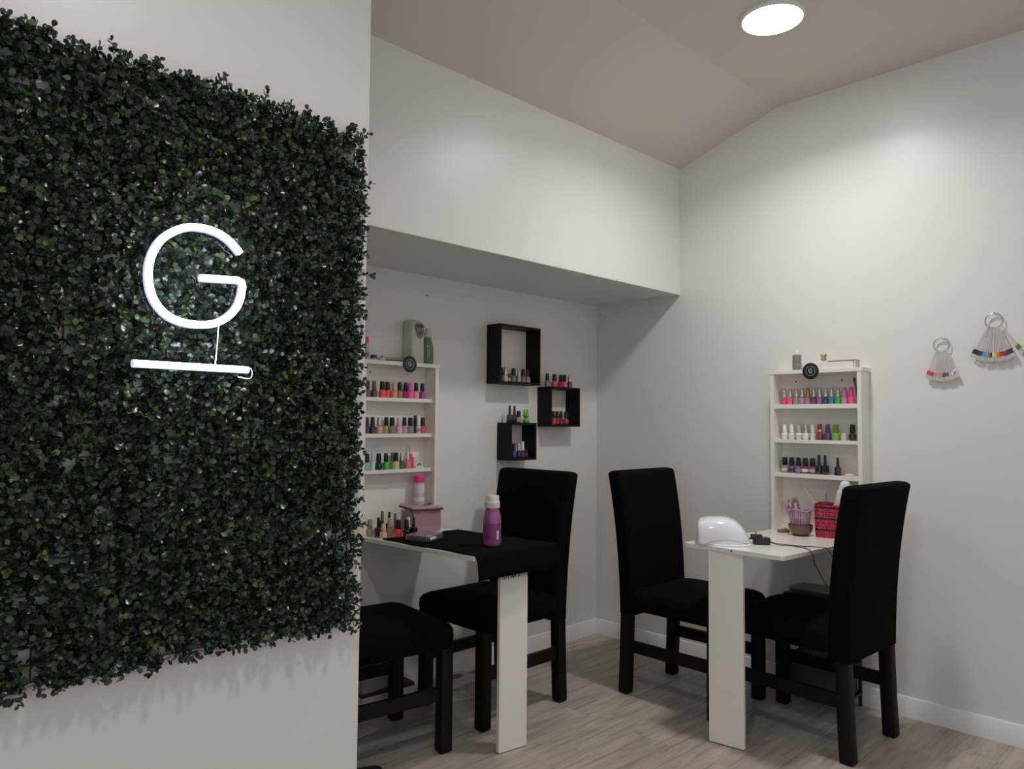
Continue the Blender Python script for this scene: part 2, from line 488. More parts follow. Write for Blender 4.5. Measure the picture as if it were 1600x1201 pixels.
def desk_left():
    t = thing('desk', 'narrow white desk under the left shelf unit, half covered by black cloth', 'desk', (2.005, 2.045, 0), 0, 'white wall desks')
    a = MB()
    w = 0.4275 / 2
    y1 = YB - 2.045 - 0.001
    zz = lambda y: T1Z(2.045 + y)
    vs = [(sx * w, y, zz(y) - dz) for dz in (0.018, 0) for y in (-0.015, y1) for sx in (-1, 1)]
    a.add(vs, [(0, 2, 3, 1), (4, 5, 7, 6), (0, 1, 5, 4), (2, 6, 7, 3), (0, 4, 6, 2), (1, 3, 7, 5)])
    a.build('tabletop', melamine, t, bevel=0.0015)
    MB().box(-0.065, 0.065, 0, 0.018, 0.002, 0.744).build('leg', melamine, t, bevel=0.0012, loc=(0.024, 0.016, 0), rot=(0, 0, math.radians(-9.0)))
    MB().box(-0.0655, 0.0655, -0.0003, 0.0183, 0.0, 0.003).build('leg_foot', paint((0.06, 0.05, 0.045), 0.6), t, loc=(0.024, 0.016, 0), rot=(0, 0, math.radians(-9.0)))
    return t
desk_left()

def desk_right():
    t = thing('desk', 'narrow white desk under the right shelf unit with a nail lamp on it', 'desk', (2.65, 1.49, 0), 0, 'white wall desks')
    a = MB()
    x1 = XR - 2.65 - 0.001
    zz = lambda x: T2Z(2.65 + x)
    y0, y1 = 1.277 - 1.49, 1.706 - 1.49
    r = 0.02
    front = []
    for k in range(5):
        an = math.radians(180 + 90 * k / 4); front.append((r + r * math.cos(an), y0 + r * 0.3 + r * 0.3 * math.sin(an)))
    ring2 = [(x1, y0), (x1, y1)]
    back = [(r + r * math.cos(math.radians(90 + 90 * k / 4)), y1 - r + r * math.sin(math.radians(90 + 90 * k / 4))) for k in range(5)]
    outline = front + ring2 + back
    a.loft([[(x, y, zz(x) - 0.018) for x, y in outline], [(x, y, zz(x)) for x, y in outline]])
    a.build('tabletop', melamine, t, bevel=0.0015)
    MB().box(0, 0.018, -0.070, 0.070, 0.002, 0.744).build('leg', melamine, t, bevel=0.0012, loc=(0.0095, 0.029, 0), rot=(0, 0, math.radians(9.0)))
    MB().box(-0.0003, 0.0183, -0.0705, 0.0705, 0.0, 0.003).build('leg_foot', paint((0.06, 0.05, 0.045), 0.6), t, loc=(0.0095, 0.029, 0), rot=(0, 0, math.radians(9.0)))
    MB().lathe([(0.0035, 0), (0.0035, 0.001), (0.0, 0.0012)], 12, Matrix.Translation((0, -0.003, 0.755)) @ Matrix.Rotation(-math.pi / 2, 4, 'Y')).build('screw', paint((0.03, 0.028, 0.026), 0.5), t)
    return t
desk_right()

# ------------------------------------------------------------------ wall shelf units
def shelf_unit(label, loc, rz, width, top_over, ztop, shelves, z0, depth, setback):
    """local x along the wall, local -y out of the wall, origin at the wall, left end"""
    t = thing('shelf_unit', label, 'wall shelf', loc, rz, 'white wall shelf units')
    th = 0.018
    for x in (0, width - th):
        MB().box(x, x + th, -depth, 0, z0, ztop - th).build('side_panel', melamine, t, bevel=0.001)
    MB().box(-top_over, width + top_over, -depth - 0.002, 0, ztop - th, ztop).build('top_panel', melamine, t, bevel=0.001)
    MB().box(th, width - th, -0.006, -0.001, z0, ztop - th).build('back_panel', melamine, t)
    for a, b in shelves:
        MB().box(th, width - th, -depth + setback, -0.006, a, b).build('shelf', melamine, t, bevel=0.001)
    for x in (0.09, width - 0.12):
        MB().lathe([(0.004, 0), (0.004, 0.001), (0, 0.0012)], 10, Matrix.Translation((x, -0.006, ztop - 0.05)) @ Matrix.Rotation(math.pi / 2, 4, 'X')).build('screw', paint((0.05, 0.045, 0.04), 0.5), t)
    return t
U1X0, U1W, U1D = 1.787, 0.421, 0.0895
shelf_unit('white shelf unit on the back wall, half hidden by the hedge wall', (U1X0, YB, 0), 0, U1W, 0.008, 1.520, [(1.337, 1.3545), (1.1745, 1.192), (1.0135, 1.030)], 0.7475, U1D, 0.021)
U2Y1, U2W, U2D = 1.700, 0.428, 0.0965
shelf_unit('white shelf unit on the right wall, holding neat rows of polish', (XR, U2Y1, 0), -math.pi / 2, U2W, 0.007, 1.5075, [(1.3245, 1.345), (1.1615, 1.178), (0.999, 1.0185)], 0.7425, U2D, 0.006)

def round_sign(label, M):
    t = thing('round_sign', label, 'sign', (0, 0, 0), 0, 'round letter signs')
    t.matrix_world = M          # local z out of the board
    MB().lathe([(0.0385, 0), (0.0385, 0.003), (0.0372, 0.0036), (0, 0.0036)], 40).build('disc', material('sign_black', (0.012, 0.012, 0.018), 0.35), t, smooth=30)
    e = MB()
    n = 40
    for r0, r1 in ((0.0212, 0.0222),):
        vs = []
        for k in range(n):
            a = 2 * math.pi * k / n
            for r, z in ((r0, 0.0036), (r0, 0.0041), (r1, 0.0041), (r1, 0.0036)): vs.append((r * math.cos(a), r * math.sin(a), z))
        fs = [(k * 4 + j, k * 4 + (j + 1), ((k + 1) % n) * 4 + (j + 1), ((k + 1) % n) * 4 + j) for k in range(n) for j in range(3)]
        e.add(vs, fs)
    # the letter G
    arc = [math.radians(38 + (330 - 38) * k / 22) for k in range(23)]
    r0, r1, cy = 0.0070, 0.0094, 0.0022
    vs = []
    for a in arc:
        for r, z in ((r0, 0.0036), (r0, 0.0043), (r1, 0.0043), (r1, 0.0036)): vs.append((r * math.cos(a), cy + r * math.sin(a), z))
    m = len(arc)
    fs = [(k * 4 + j, k * 4 + j + 1, (k + 1) * 4 + j + 1, (k + 1) * 4 + j) for k in range(m - 1) for j in range(3)]
    e.add(vs, fs)
    e.box(0.0012, 0.0094, cy - 0.0015, cy + 0.0007, 0.0036, 0.0043).box(0.0072, 0.0094, cy - 0.0052, cy + 0.0006, 0.0036, 0.0043)
    e.box(-0.0085, 0.0085, -0.0124, -0.0117, 0.0036, 0.0040)
    e.build('emblem', paint((0.62, 0.62, 0.64), 0.4), t)
    return t
My = Matrix.Rotation(math.pi / 2, 4, 'X')                                   # faces -y
round_sign('black round sign with letter G on the left shelf unit edge', Matrix.Translation((2.034, YB - U1D - 0.0025, 1.5105)) @ My)
round_sign('black round sign with letter G on the right shelf unit edge', Matrix.Translation((XR - U2D - 0.0025, 1.497, 1.4985)) @ Matrix.Rotation(-math.pi / 2, 4, 'Z') @ My)

# ------------------------------------------------------------------ black wall cubes
def wall_cube(label, x0, x1, z0, z1):
    t = thing('cube_shelf', label, 'wall shelf', (x0, YB, z0), 0, 'black square wall cubes')
    w, h, d, th = x1 - x0, z1 - z0, 0.101, 0.0125
    MB().box(0, w, -d, 0, h - th, h).build('top_panel', cube_black, t, bevel=0.0008)
    MB().box(0, w, -d, 0, 0, th).build('bottom_panel', cube_black, t, bevel=0.0008)
    for x in (0, w - th): MB().box(x, x + th, -d + 0.0003, 0, th, h - th).build('side_panel', cube_black, t, bevel=0.0008)
    MB().tube([(w * 0.30, -0.004, h - th - 0.008), (w * 0.30, -0.001, h - th - 0.008)], 0.005, 10).build('hanging_screw', paint((0.03, 0.03, 0.03), 0.5), t)
    return t
CA = (2.596, 2.899, 1.447, 1.756)
CB = (2.981, 3.229, 1.225, 1.4455)
CC = (2.676, 2.873, 1.049, 1.246)
wall_cube('largest black square cube shelf, highest on the back wall', *CA)
wall_cube('middle sized black cube shelf, rightmost on the back wall', *CB)
wall_cube('smallest black cube shelf, lowest on the back wall', *CC)

# ------------------------------------------------------------------ chairs
def make_chair(label, x, y, deg):
    t = thing('dining_chair', label, 'chair', (x, y, 0), math.radians(deg), 'black slipcovered chairs')
    # seat cushion
    s = MB()
    cx, sx, sy = 0.020, 0.45, 0.465
    rings = []
    for z, ins, r in ((0.392, 0.012, 0.030), (0.396, 0.004, 0.034), (0.43, 0.0, 0.038), (0.460, 0.001, 0.040), (0.474, 0.008, 0.045), (0.483, 0.022, 0.050), (0.492, 0.055, 0.055), (0.499, 0.10, 0.06), (0.503, 0.15, 0.04), (0.504, 0.20, 0.02)):
        rings.append(rrect(cx, 0, sx - 2 * ins, sy - 2 * ins, r if r < (sx - 2 * ins) / 2 else 0.01, z))
    s.loft(rings)
    s.build('seat', fabric, t, smooth=60)
    # backrest slab, leaning and curving back
    b = MB()
    rings = []
    for k in range(15):
        u = k / 14
        z = 0.368 + 0.640 * u
        xc = -0.226 - 0.010 * u - 0.056 * u ** 2.2
        w = 0.440 + 0.030 * u
        th = 0.088 - 0.010 * u
        r = 0.022
        if k == 0: ww, tt, z2 = w, th, z
        ww, tt = w, th
        rings.append(rrect(xc, 0, tt, ww, r, z))
    zt = 1.008
    for ins, dz in ((0.004, 0.007), (0.012, 0.013), (0.026, 0.016)):
        rings.append(rrect(-0.292, 0, 0.078 - 2 * min(ins, 0.03), 0.470 - 2 * ins, max(0.006, 0.022 - ins * 0.5), zt + dz))
    b.loft(rings)
    b.build('backrest', fabric, t, smooth=60)
    h = 0.0255
    def leg(xt, xb, ya):
        m = MB()
        z1 = 0.40
        rg = []
        for z, sc in ((0.0, 0.82), (0.006, 1.0), (0.16, 1.0), (z1, 1.0)):
            u = 1 - z / z1
            xx = xt + (xb - xt) * u ** 1.4
            rg.append(rrect(xx, ya, 2 * h * sc, 2 * h * sc, 0.006, z, 2))
        return m.loft(rg).build('leg', blackwood, t, smooth=30)
    for ya in (-0.19, 0.19):
        leg(0.215, 0.215, ya)
        leg(-0.236, -0.250, ya)
    for ya in (-0.19, 0.19):
        MB().box(-0.235, 0.20, ya - 0.011, ya + 0.011, 0.192, 0.244).build('side_stretcher', blackwood, t, bevel=0.002)
    return t
make_chair('black slipcovered chair against the back wall, right of the left desk', 2.285, 2.468, 180)
make_chair('black chair left of the left desk, its back hidden by the hedge wall', 1.640, 2.45, -7)
make_chair('black slipcovered chair in the room corner, behind the right desk', 3.03, 1.890, -90)
make_chair('nearest black slipcovered chair, seen from behind at the right desk', 3.06, 1.372, 87)

# ------------------------------------------------------------------ nail polish
ORD = ['first', 'second', 'third', 'fourth', 'fifth', 'sixth', 'seventh', 'eighth', 'ninth', 'tenth', 'eleventh', 'twelfth', 'thirteenth', 'fourteenth']
BODY = {
    'round':  [(0, 0), (0.012, 0), (0.0142, 0.002), (0.0145, 0.006), (0.0145, 0.026), (0.0135, 0.031), (0.0100, 0.034), (0.0068, 0.0355), (0.0068, 0.038), (0, 0.038)],
    'squat':  [(0, 0), (0.012, 0), (0.0155, 0.003), (0.0165, 0.010), (0.0165, 0.024), (0.0145, 0.031), (0.0100, 0.0345), (0.007, 0.036), (0.007, 0.038), (0, 0.038)],
    'gel':    [(0, 0), (0.0118, 0), (0.0130, 0.0015), (0.0134, 0.006), (0.0134, 0.027), (0.0120, 0.031), (0.0065, 0.0335), (0.0065, 0.036), (0, 0.036)],
    'cone':   [(0, 0), (0.0105, 0), (0.0115, 0.002), (0.0152, 0.027), (0.0150, 0.030), (0.0090, 0.0315), (0.0075, 0.033), (0.0075, 0.035), (0, 0.035)],
    'slim':   [(0, 0), (0.0090, 0), (0.0105, 0.002), (0.0108, 0.030), (0.0095, 0.034), (0.0060, 0.037), (0.0055, 0.040), (0, 0.040)],
    'mini':   [(0, 0), (0.0085, 0), (0.0098, 0.002), (0.0098, 0.018), (0.0075, 0.022), (0.0050, 0.0235), (0.005, 0.025), (0, 0.025)],
}
CAP = {
    'round':  [(0, 0.0365), (0.0088, 0.0365), (0.0090, 0.038), (0.0074, 0.073), (0.0066, 0.0745), (0, 0.0745)],
    'squat':  [(0, 0.0365), (0.0098, 0.0365), (0.0100, 0.038), (0.0088, 0.072), (0.0078, 0.0735), (0, 0.0735)],
    'gel':    [(0, 0.0345), (0.0078, 0.0345), (0.0080, 0.036), (0.0060, 0.075), (0.0052, 0.0765), (0, 0.0765)],
    'cone':   [(0, 0.0335), (0.0090, 0.0335), (0.0090, 0.036), (0.0076, 0.071), (0.0066, 0.073), (0, 0.073)],
    'slim':   [(0, 0.0385), (0.0068, 0.0385), (0.0068, 0.040), (0.0056, 0.083), (0.0048, 0.0845), (0, 0.0845)],
    'mini':   [(0, 0.0235), (0.0062, 0.0235), (0.0062, 0.025), (0.0052, 0.044), (0, 0.044)],
}
def polish(x, y, z, style, body, cap, label, group, sc=1.0, cap_metal=False, band=None, tag_col=None, shoulder=None):
    t = thing('nail_polish', label, 'nail polish', (x, y, z), random.uniform(-0.4, 0.4), group)
    if style == 'square':
        MB().loft([rrect(0, 0, 0.026 * s, 0.026 * s, 0.004, zz * sc, 2) for zz, s in ((0, 0.92), (0.0015, 1.0), (0.036, 1.0), (0.041, 0.9), (0.043, 0.5), (0.045, 0.45))]).build('bottle', paint(body, 0.16, coat=0.5), t, smooth=35)
        MB().lathe([(0, 0.0435 * sc), (0.0066, 0.0435 * sc), (0.0066, 0.046 * sc), (0.0056, 0.088 * sc), (0.0048, 0.090 * sc), (0, 0.090 * sc)], 16).build('cap', paint(cap, 0.3), t, smooth=35)
    else:
        kb = 1.03 if style in ('gel', 'cone', 'squat') else 1.06
        MB().lathe([(r * kb, zz * sc) for r, zz in BODY[style]], 22).build('bottle', paint(body, 0.14, coat=0.6), t, smooth=35)
        MB().lathe([(r * 1.2, zz * sc) for r, zz in CAP[style]], 18).build('cap', paint(cap, 0.22, metal=0.85) if cap_metal else paint(cap, 0.28), t, smooth=35)
        if band:
            MB().lathe([(0.0110, 0.037 * sc), (0.0111, 0.0375 * sc), (0.0108, 0.047 * sc), (0.0104, 0.0475 * sc)], 18).build('gold_band', paint(band, 0.25, metal=0.9), t, smooth=35)
        if tag_col:
            rb = max(q[0] for q in BODY[style]) * kb + 0.0003
            MB().lathe([(rb, 0.008 * sc), (rb, 0.022 * sc)], 22).build('label_wrap', paint(tag_col, 0.4), t, smooth=35)
    return t

BLK = (0.010, 0.010, 0.011)
SIL = (0.62, 0.60, 0.57)
WHT = (0.80, 0.78, 0.76)
def row(items, y0, z, where, group, along='x', axis_x=None, style0='round', order='left'):
    """items: (coordinate along the wall, steps back, style, body rgb, cap, body words, cap words, {extras})"""
    for i, it in enumerate(items):
        c, back, style, body, cap, bw, cw = it[:7]
        ex = it[7] if len(it) > 7 else {}
        if along == 'x':
            x, y = c, y0
        else:
            x, y = axis_x, c
        k = 1.0 + back * 0.0075
        x, y = x * k, y * k
        capc = {'black': BLK, 'silver': SIL, 'white': WHT}.get(cap, cap)
        lab = '%s nail polish with %s cap, %s from left %s' % (bw, cw, ORD[i], where)
        polish(x, y, z, style, body if isinstance(body[0], float) else P(*body), capc, lab, group, cap_metal=(cap == 'silver' or ex.get('metal', False)),
               **{k2: v for k2, v in ex.items() if k2 != 'metal'})

yy = YB - 0.047
row([
    (1.838, 0, 'round', (96, 66, 64), 'black', 'dusty brown', 'black'),
    (1.874, 0, 'round', (74, 60, 58), P(84, 74, 70), 'dark taupe', 'taupe'),
    (1.917, 0, 'squat', (226, 62, 70), 'black', 'coral red', 'black'),
    (1.9455, 1, 'round', (220, 58, 66), 'black', 'coral red', 'black'),
    (1.983, 0, 'round', (186, 132, 118), P(190, 138, 122), 'peachy nude', 'peach'),
    (2.013, 0, 'round', (142, 88, 96), 'black', 'dusty rose', 'black'),
    (2.046, 1, 'round', (150, 40, 90), 'black', 'dark magenta', 'black'),
    (2.073, 0, 'squat', (222, 60, 140), P(228, 70, 150), 'hot pink', 'hot pink'),
    (2.107, 0, 'round', (190, 132, 138), 'black', 'pale rose', 'black'),
    (2.144, 0, 'round', (152, 40, 120), 'black', 'magenta purple', 'black'),
], yy, 1.3545, "on left unit's top shelf", 'polish on the top shelf of the left unit')
row([
    (1.838, 0, 'round', (62, 32, 54), 'black', 'dark plum', 'black'),
    (1.869, 0, 'round', (56, 28, 48), 'black', 'dark plum', 'black'),
    (1.904, 0, 'squat', (192, 138, 150), 'silver', 'pale pink', 'silver'),
    (1.9425, 1, 'round', (142, 158, 30), 'black', 'lime green', 'black'),
    (1.974, 0, 'squat', (128, 104, 106), 'black', 'greyish mauve', 'black'),
    (2.013, 0, 'round', (200, 146, 160), P(206, 152, 166), 'baby pink', 'baby pink'),
    (2.043, 0, 'round', (168, 128, 152), 'black', 'lavender pink', 'black'),
    (2.077, 0, 'squat', (128, 118, 114), 'black', 'warm grey', 'black'),
    (2.1045, 1, 'slim', (40, 38, 42), 'black', 'black', 'black'),
    (2.124, 0, 'slim', (188, 184, 180), 'white', 'white', 'white', {'tag_col': (0.30, 0.29, 0.30)}),
    (2.1495, 0, 'round', (196, 54, 56), 'black', 'bright red', 'black'),
], yy, 1.192, "on left unit's middle shelf", 'polish on the middle shelf of the left unit')
row([
    (1.842, 0, 'squat', (104, 176, 146), 'black', 'mint green', 'black'),
    (1.8735, 0, 'slim', (178, 186, 196), P(170, 172, 178), 'pale blue', 'grey'),
    (1.905, 0, 'squat', (28, 26, 30), 'black', 'black', 'black'),
    (1.944, 0, 'round', (34, 168, 48), 'black', 'vivid green', 'black'),
    (1.9795, 1, 'round', (128, 128, 92), P(96, 94, 86), 'olive', 'grey'),
    (2.000, 0, 'round', (182, 180, 128), 'black', 'pale yellow', 'black'),
    (2.0315, 0, 'round', (44, 92, 58), 'silver', 'bottle green', 'silver'),
    (2.064, 0, 'round', (206, 94, 112), 'silver', 'rose pink', 'silver'),
], yy, 1.030, "on left unit's bottom shelf", 'polish on the bottom shelf of the left unit')

xx = XR - 0.047
row([
    (1.651, 0, 'gel', (186, 52, 88), 'silver', 'crimson', 'silver'),
    (1.622, 0, 'gel', (214, 62, 108), 'silver', 'raspberry pink', 'silver'),
    (1.591, 0, 'gel', (104, 128, 98), 'silver', 'sage green', 'silver'),
    (1.563, 0, 'gel', (144, 112, 120), 'silver', 'dusty mauve', 'silver'),
    (1.535, 0, 'gel', (134, 104, 116), P(176, 110, 82), 'mauve', 'copper', {'metal': True}),
    (1.507, 0, 'gel', (88, 50, 82), 'silver', 'dark plum', 'silver'),
    (1.479, 0, 'gel', (112, 82, 108), 'silver', 'greyish purple', 'silver'),
    (1.452, 0, 'gel', (42, 52, 76), 'silver', 'navy blue', 'silver'),
    (1.424, 0, 'gel', (54, 92, 150), 'silver', 'mid blue', 'silver'),
    (1.394, 0, 'gel', (44, 138, 54), 'silver', 'bright green', 'silver'),
    (1.365, 0, 'gel', (160, 108, 130), P(176, 96, 130), 'pale pink', 'rose pink'),
    (1.334, 0, 'gel', (220, 50, 122), P(222, 44, 112), 'hot pink', 'hot pink'),
], 0, 1.345, "on right unit's top shelf", 'polish on the top shelf of the right unit', 'y', xx)
row([
    (1.650, 0, 'cone', (206, 204, 200), 'white', 'white', 'white', {'tag_col': (0.66, 0.65, 0.64)}),
    (1.6155, 0, 'cone', (206, 204, 200), 'white', 'white', 'white', {'tag_col': (0.62, 0.61, 0.60)}),
    (1.580, 0, 'cone', (206, 204, 200), P(150, 148, 146), 'white', 'grey and white', {'tag_col': (0.55, 0.54, 0.53)}),
    (1.547, 0, 'cone', (206, 204, 200), 'silver', 'white', 'silver', {'tag_col': (0.68, 0.67, 0.66)}),
    (1.513, 0, 'cone', (190, 186, 184), P(178, 172, 170), 'milky white', 'clear'),
    (1.480, 0, 'round', (108, 34, 44), P(116, 34, 44), 'dark red', 'dark red', {'band': (0.75, 0.55, 0.28)}),
    (1.443, 0, 'round', (74, 46, 100), P(70, 46, 88), 'deep purple', 'purple'),
    (1.406, 0, 'squat', (98, 150, 44), P(84, 112, 46), 'grass green', 'olive green'),
    (1.331, 0, 'squat', (30, 30, 32), 'black', 'black', 'black'),
], 0, 1.178, "on right unit's middle shelf", 'polish on the middle shelf of the right unit', 'y', xx)
row([
    (1.651, 0, 'squat', (120, 116, 116), 'black', 'clear white based', 'black', {'tag_col': (0.55, 0.55, 0.56)}),
    (1.617, 0, 'squat', (62, 82, 108), 'black', 'steel blue', 'black', {'tag_col': (0.05, 0.05, 0.06)}),
    (1.584, 0, 'round', (112, 60, 108), 'black', 'violet', 'black', {'tag_col': (0.32, 0.24, 0.30)}),
    (1.551, 0, 'squat', (104, 46, 84), 'black', 'white labelled magenta', 'black', {'tag_col': (0.66, 0.62, 0.64)}),
    (1.516, 0, 'squat', (104, 64, 84), 'black', 'pink labelled', 'black', {'tag_col': (0.5, 0.36, 0.42)}),
    (1.486, 0, 'square', (34, 36, 38), 'black', 'tall plain black', 'black'),
    (1.457, 0, 'square', (30, 32, 34), 'black', 'tall black', 'black'),
    (1.399, 0, 'square', (24, 25, 27), 'black', 'square black', 'black', {'sc': 0.9}),
], 0, 1.0185, "on right unit's bottom shelf", 'polish on the bottom shelf of the right unit', 'y', xx)

yc = 2.800
zA = CA[2] + 0.0125
row([
    (2.648, 1, 'round', (30, 29, 32), 'black', 'black', 'black'),
    (2.677, 0, 'round', (176, 168, 162), 'silver', 'silvery white', 'silver'),
    (2.7055, 0, 'mini', (150, 140, 112), P(70, 62, 60), 'tiny cream', 'dark'),
    (2.735, 0, 'round', (104, 96, 104), 'black', 'grey mauve', 'black'),
    (2.757, 1.4, 'round', (40, 38, 44), 'silver', 'charcoal', 'silver'),
    (2.779, 0, 'mini', (176, 164, 138), 'white', 'creamy', 'white', {'sc': 1.35}),
    (2.8095, 0, 'round', (124, 84, 94), 'black', 'mauve rose', 'black'),
    (2.8445, 0, 'round', (136, 108, 104), P(40, 30, 32), 'beige rose', 'dark'),
], yc, zA, 'inside the largest cube', 'polish inside the largest black cube')
zB = CB[3]
row([
    (3.000, 0, 'round', (120, 100, 98), 'black', 'taupe', 'black'),
    (3.057, 0, 'squat', (196, 38, 82), 'black', 'raspberry red', 'black'),
    (3.111, 1.3, 'round', (170, 30, 70), 'black', 'crimson', 'black'),
    (3.143, 0, 'squat', (206, 54, 124), 'black', 'hot pink', 'black'),
    (3.187, 0, 'round', (82, 34, 52), 'silver', 'dark plum', 'silver'),
], yc, zB, 'atop the rightmost cube', 'polish on top of the rightmost black cube')
zB2 = CB[2] + 0.0125
row([
    (3.053, 0, 'round', (180, 34, 44), 'black', 'red', 'black'),
    (3.0835, 0.6, 'round', (104, 26, 54), 'black', 'wine red', 'black'),
    (3.1155, 0, 'round', (96, 26, 58), 'black', 'dark berry', 'black'),
    (3.157, 0, 'squat', (150, 26, 72), 'black', 'crimson', 'black'),
], yc, zB2, 'inside the rightmost cube', 'polish inside the rightmost black cube')
zC = CC[3]
row([
    (2.712, 0, 'square', (26, 25, 30), 'black', 'tall square black', 'black'),
    (2.747, 0.6, 'square', (30, 26, 44), 'black', 'tall dark navy', 'black'),
    (2.778, 0, 'squat', (138, 126, 132), 'black', 'greyish lilac', 'black', {'sc': 0.85}),
], yc, zC, 'atop the smallest cube', 'polish on top of the smallest black cube')
zC2 = CC[2] + 0.0125
row([
    (2.744, 0, 'round', (40, 38, 120), 'black', 'royal blue', 'black'),
    (2.7805, 0, 'round', (24, 24, 28), 'silver', 'black', 'silver'),
    (2.812, 0, 'slim', (78, 30, 66), 'white', 'purple', 'white'),
    (2.8385, 0.4, 'mini', (84, 44, 86), P(50, 30, 50), 'small violet', 'dark'),
], yc, zC2, 'inside the smallest cube', 'polish inside the smallest black cube')

# polish on the left desk
desk_polish = [
    (1.826, 2.752, 'squat', (150, 142, 122), P(140, 130, 118), 'cream beige polish with taupe cap at the left desk edge, beside the hedge', 1.0, False),
    (1.842, 2.712, 'square', (30, 30, 33), BLK, 'tall black polish with black cap at the left desk edge', 0.92, False),
    (1.880, 2.748, 'round', (158, 146, 120), BLK, 'cream polish with short black cap behind the peach bottle on left desk', 0.85, False),
    (1.838, 2.666, 'round', (196, 158, 130), P(196, 150, 128), 'small peach nude polish with peach cap, frontmost on left desk', 0.78, False),
    (1.922, 2.800, 'slim', (70, 68, 74), P(80, 78, 86), 'slim grey polish with grey cap at the back of the left desk', 1.15, False),
    (1.951, 2.787, 'square', (30, 28, 30), BLK, 'tall black polish between grey and beige bottles at left desk back', 1.02, False),
    (1.888, 2.690, 'squat', (146, 116, 94), P(168, 132, 98), 'caramel beige polish with tan cap on left desk', 1.06, False),
    (1.897, 2.643, 'squat', (206, 42, 36), BLK, 'bright red polish with wide black cap on left desk', 1.0, False),
    (1.930, 2.683, 'slim', (44, 40, 44), SIL, 'dark slim polish with silver cap just behind the red bottle', 0.95, True),
    (1.923, 2.617, 'round', (40, 26, 32), P(32, 24, 26), 'dark brown polish with dark cap right of the red bottle', 1.0, False),
    (1.958, 2.652, 'slim', (60, 58, 56), WHT, 'dark slim polish with white cap beside the pink bag', 0.93, False),
    (1.957, 2.612, 'square', (20, 20, 22), BLK, 'squarish black polish with black cap, rightmost on left desk', 0.90, False),
]
for x, y, st, body, cap, lab, sc, met in desk_polish:
    polish(x, y, T1Z(y) + 0.0003, st, P(*body), cap, lab, 'polish grouped on the left desk', sc=sc, cap_metal=met)

# ------------------------------------------------------------------ things on the left unit
zt = 1.520
t = thing('nail_vial', 'slim clear vial with pink cap on top of left unit, beside hedge wall', 'bottle', (1.836, 2.815, zt))
MB().lathe([(0, 0), (0.008, 0), (0.0085, 0.002), (0.0085, 0.070), (0.006, 0.078), (0, 0.078)], 16).build('vial', paint((0.62, 0.56, 0.60), 0.15, alpha=0.75), t, smooth=35)
MB().lathe([(0, 0.076), (0.0075, 0.076), (0.0075, 0.101), (0.0065, 0.103), (0, 0.103)], 16).build('cap', paint(P(214, 44, 108), 0.3), t, smooth=35)
MB().lathe([(0.0087, 0.012), (0.0087, 0.035)], 16).build('printed_band', paint((0.26, 0.22, 0.34), 0.4), t)
t = thing('glitter_pot', 'little dark purple pot on top of the left shelf unit', 'jar', (1.868, 2.81, zt))
MB().lathe([(0, 0), (0.0135, 0), (0.014, 0.002), (0.014, 0.009), (0, 0.009)], 18).build('base', paint((0.5, 0.48, 0.5), 0.3), t, smooth=35)
MB().lathe([(0, 0.009), (0.0148, 0.009), (0.0148, 0.023), (0.013, 0.025), (0, 0.025)], 18).build('lid', paint(P(58, 36, 66), 0.3), t, smooth=35)
t = thing('cream_pot', 'little cream pot with dark dot on top of the left shelf unit', 'jar', (1.905, 2.80, zt))
MB().lathe([(0, 0), (0.015, 0), (0.017, 0.004), (0.017, 0.012), (0.013, 0.017), (0, 0.018)], 18).build('pot', paint((0.55, 0.53, 0.46), 0.35), t, smooth=35)
MB().lathe([(0, 0.0178), (0.006, 0.0178), (0.005, 0.021), (0, 0.0215)], 12).build('dot', paint((0.05, 0.04, 0.05), 0.4), t, smooth=35)
t = thing('nail_drill_case', 'long flat grey case lying on top of the left shelf unit', 'case', (1.985, 2.818, zt), math.radians(-4))
MB().box(-0.058, 0.050, -0.014, 0.014, 0.006, 0.020).build('lid', paint((0.36, 0.33, 0.36), 0.35), t, bevel=0.004, segs=3)
MB().box(-0.052, 0.048, -0.016, 0.016, 0.0, 0.006).build('tray', paint((0.02, 0.02, 0.025), 0.4), t, bevel=0.001)

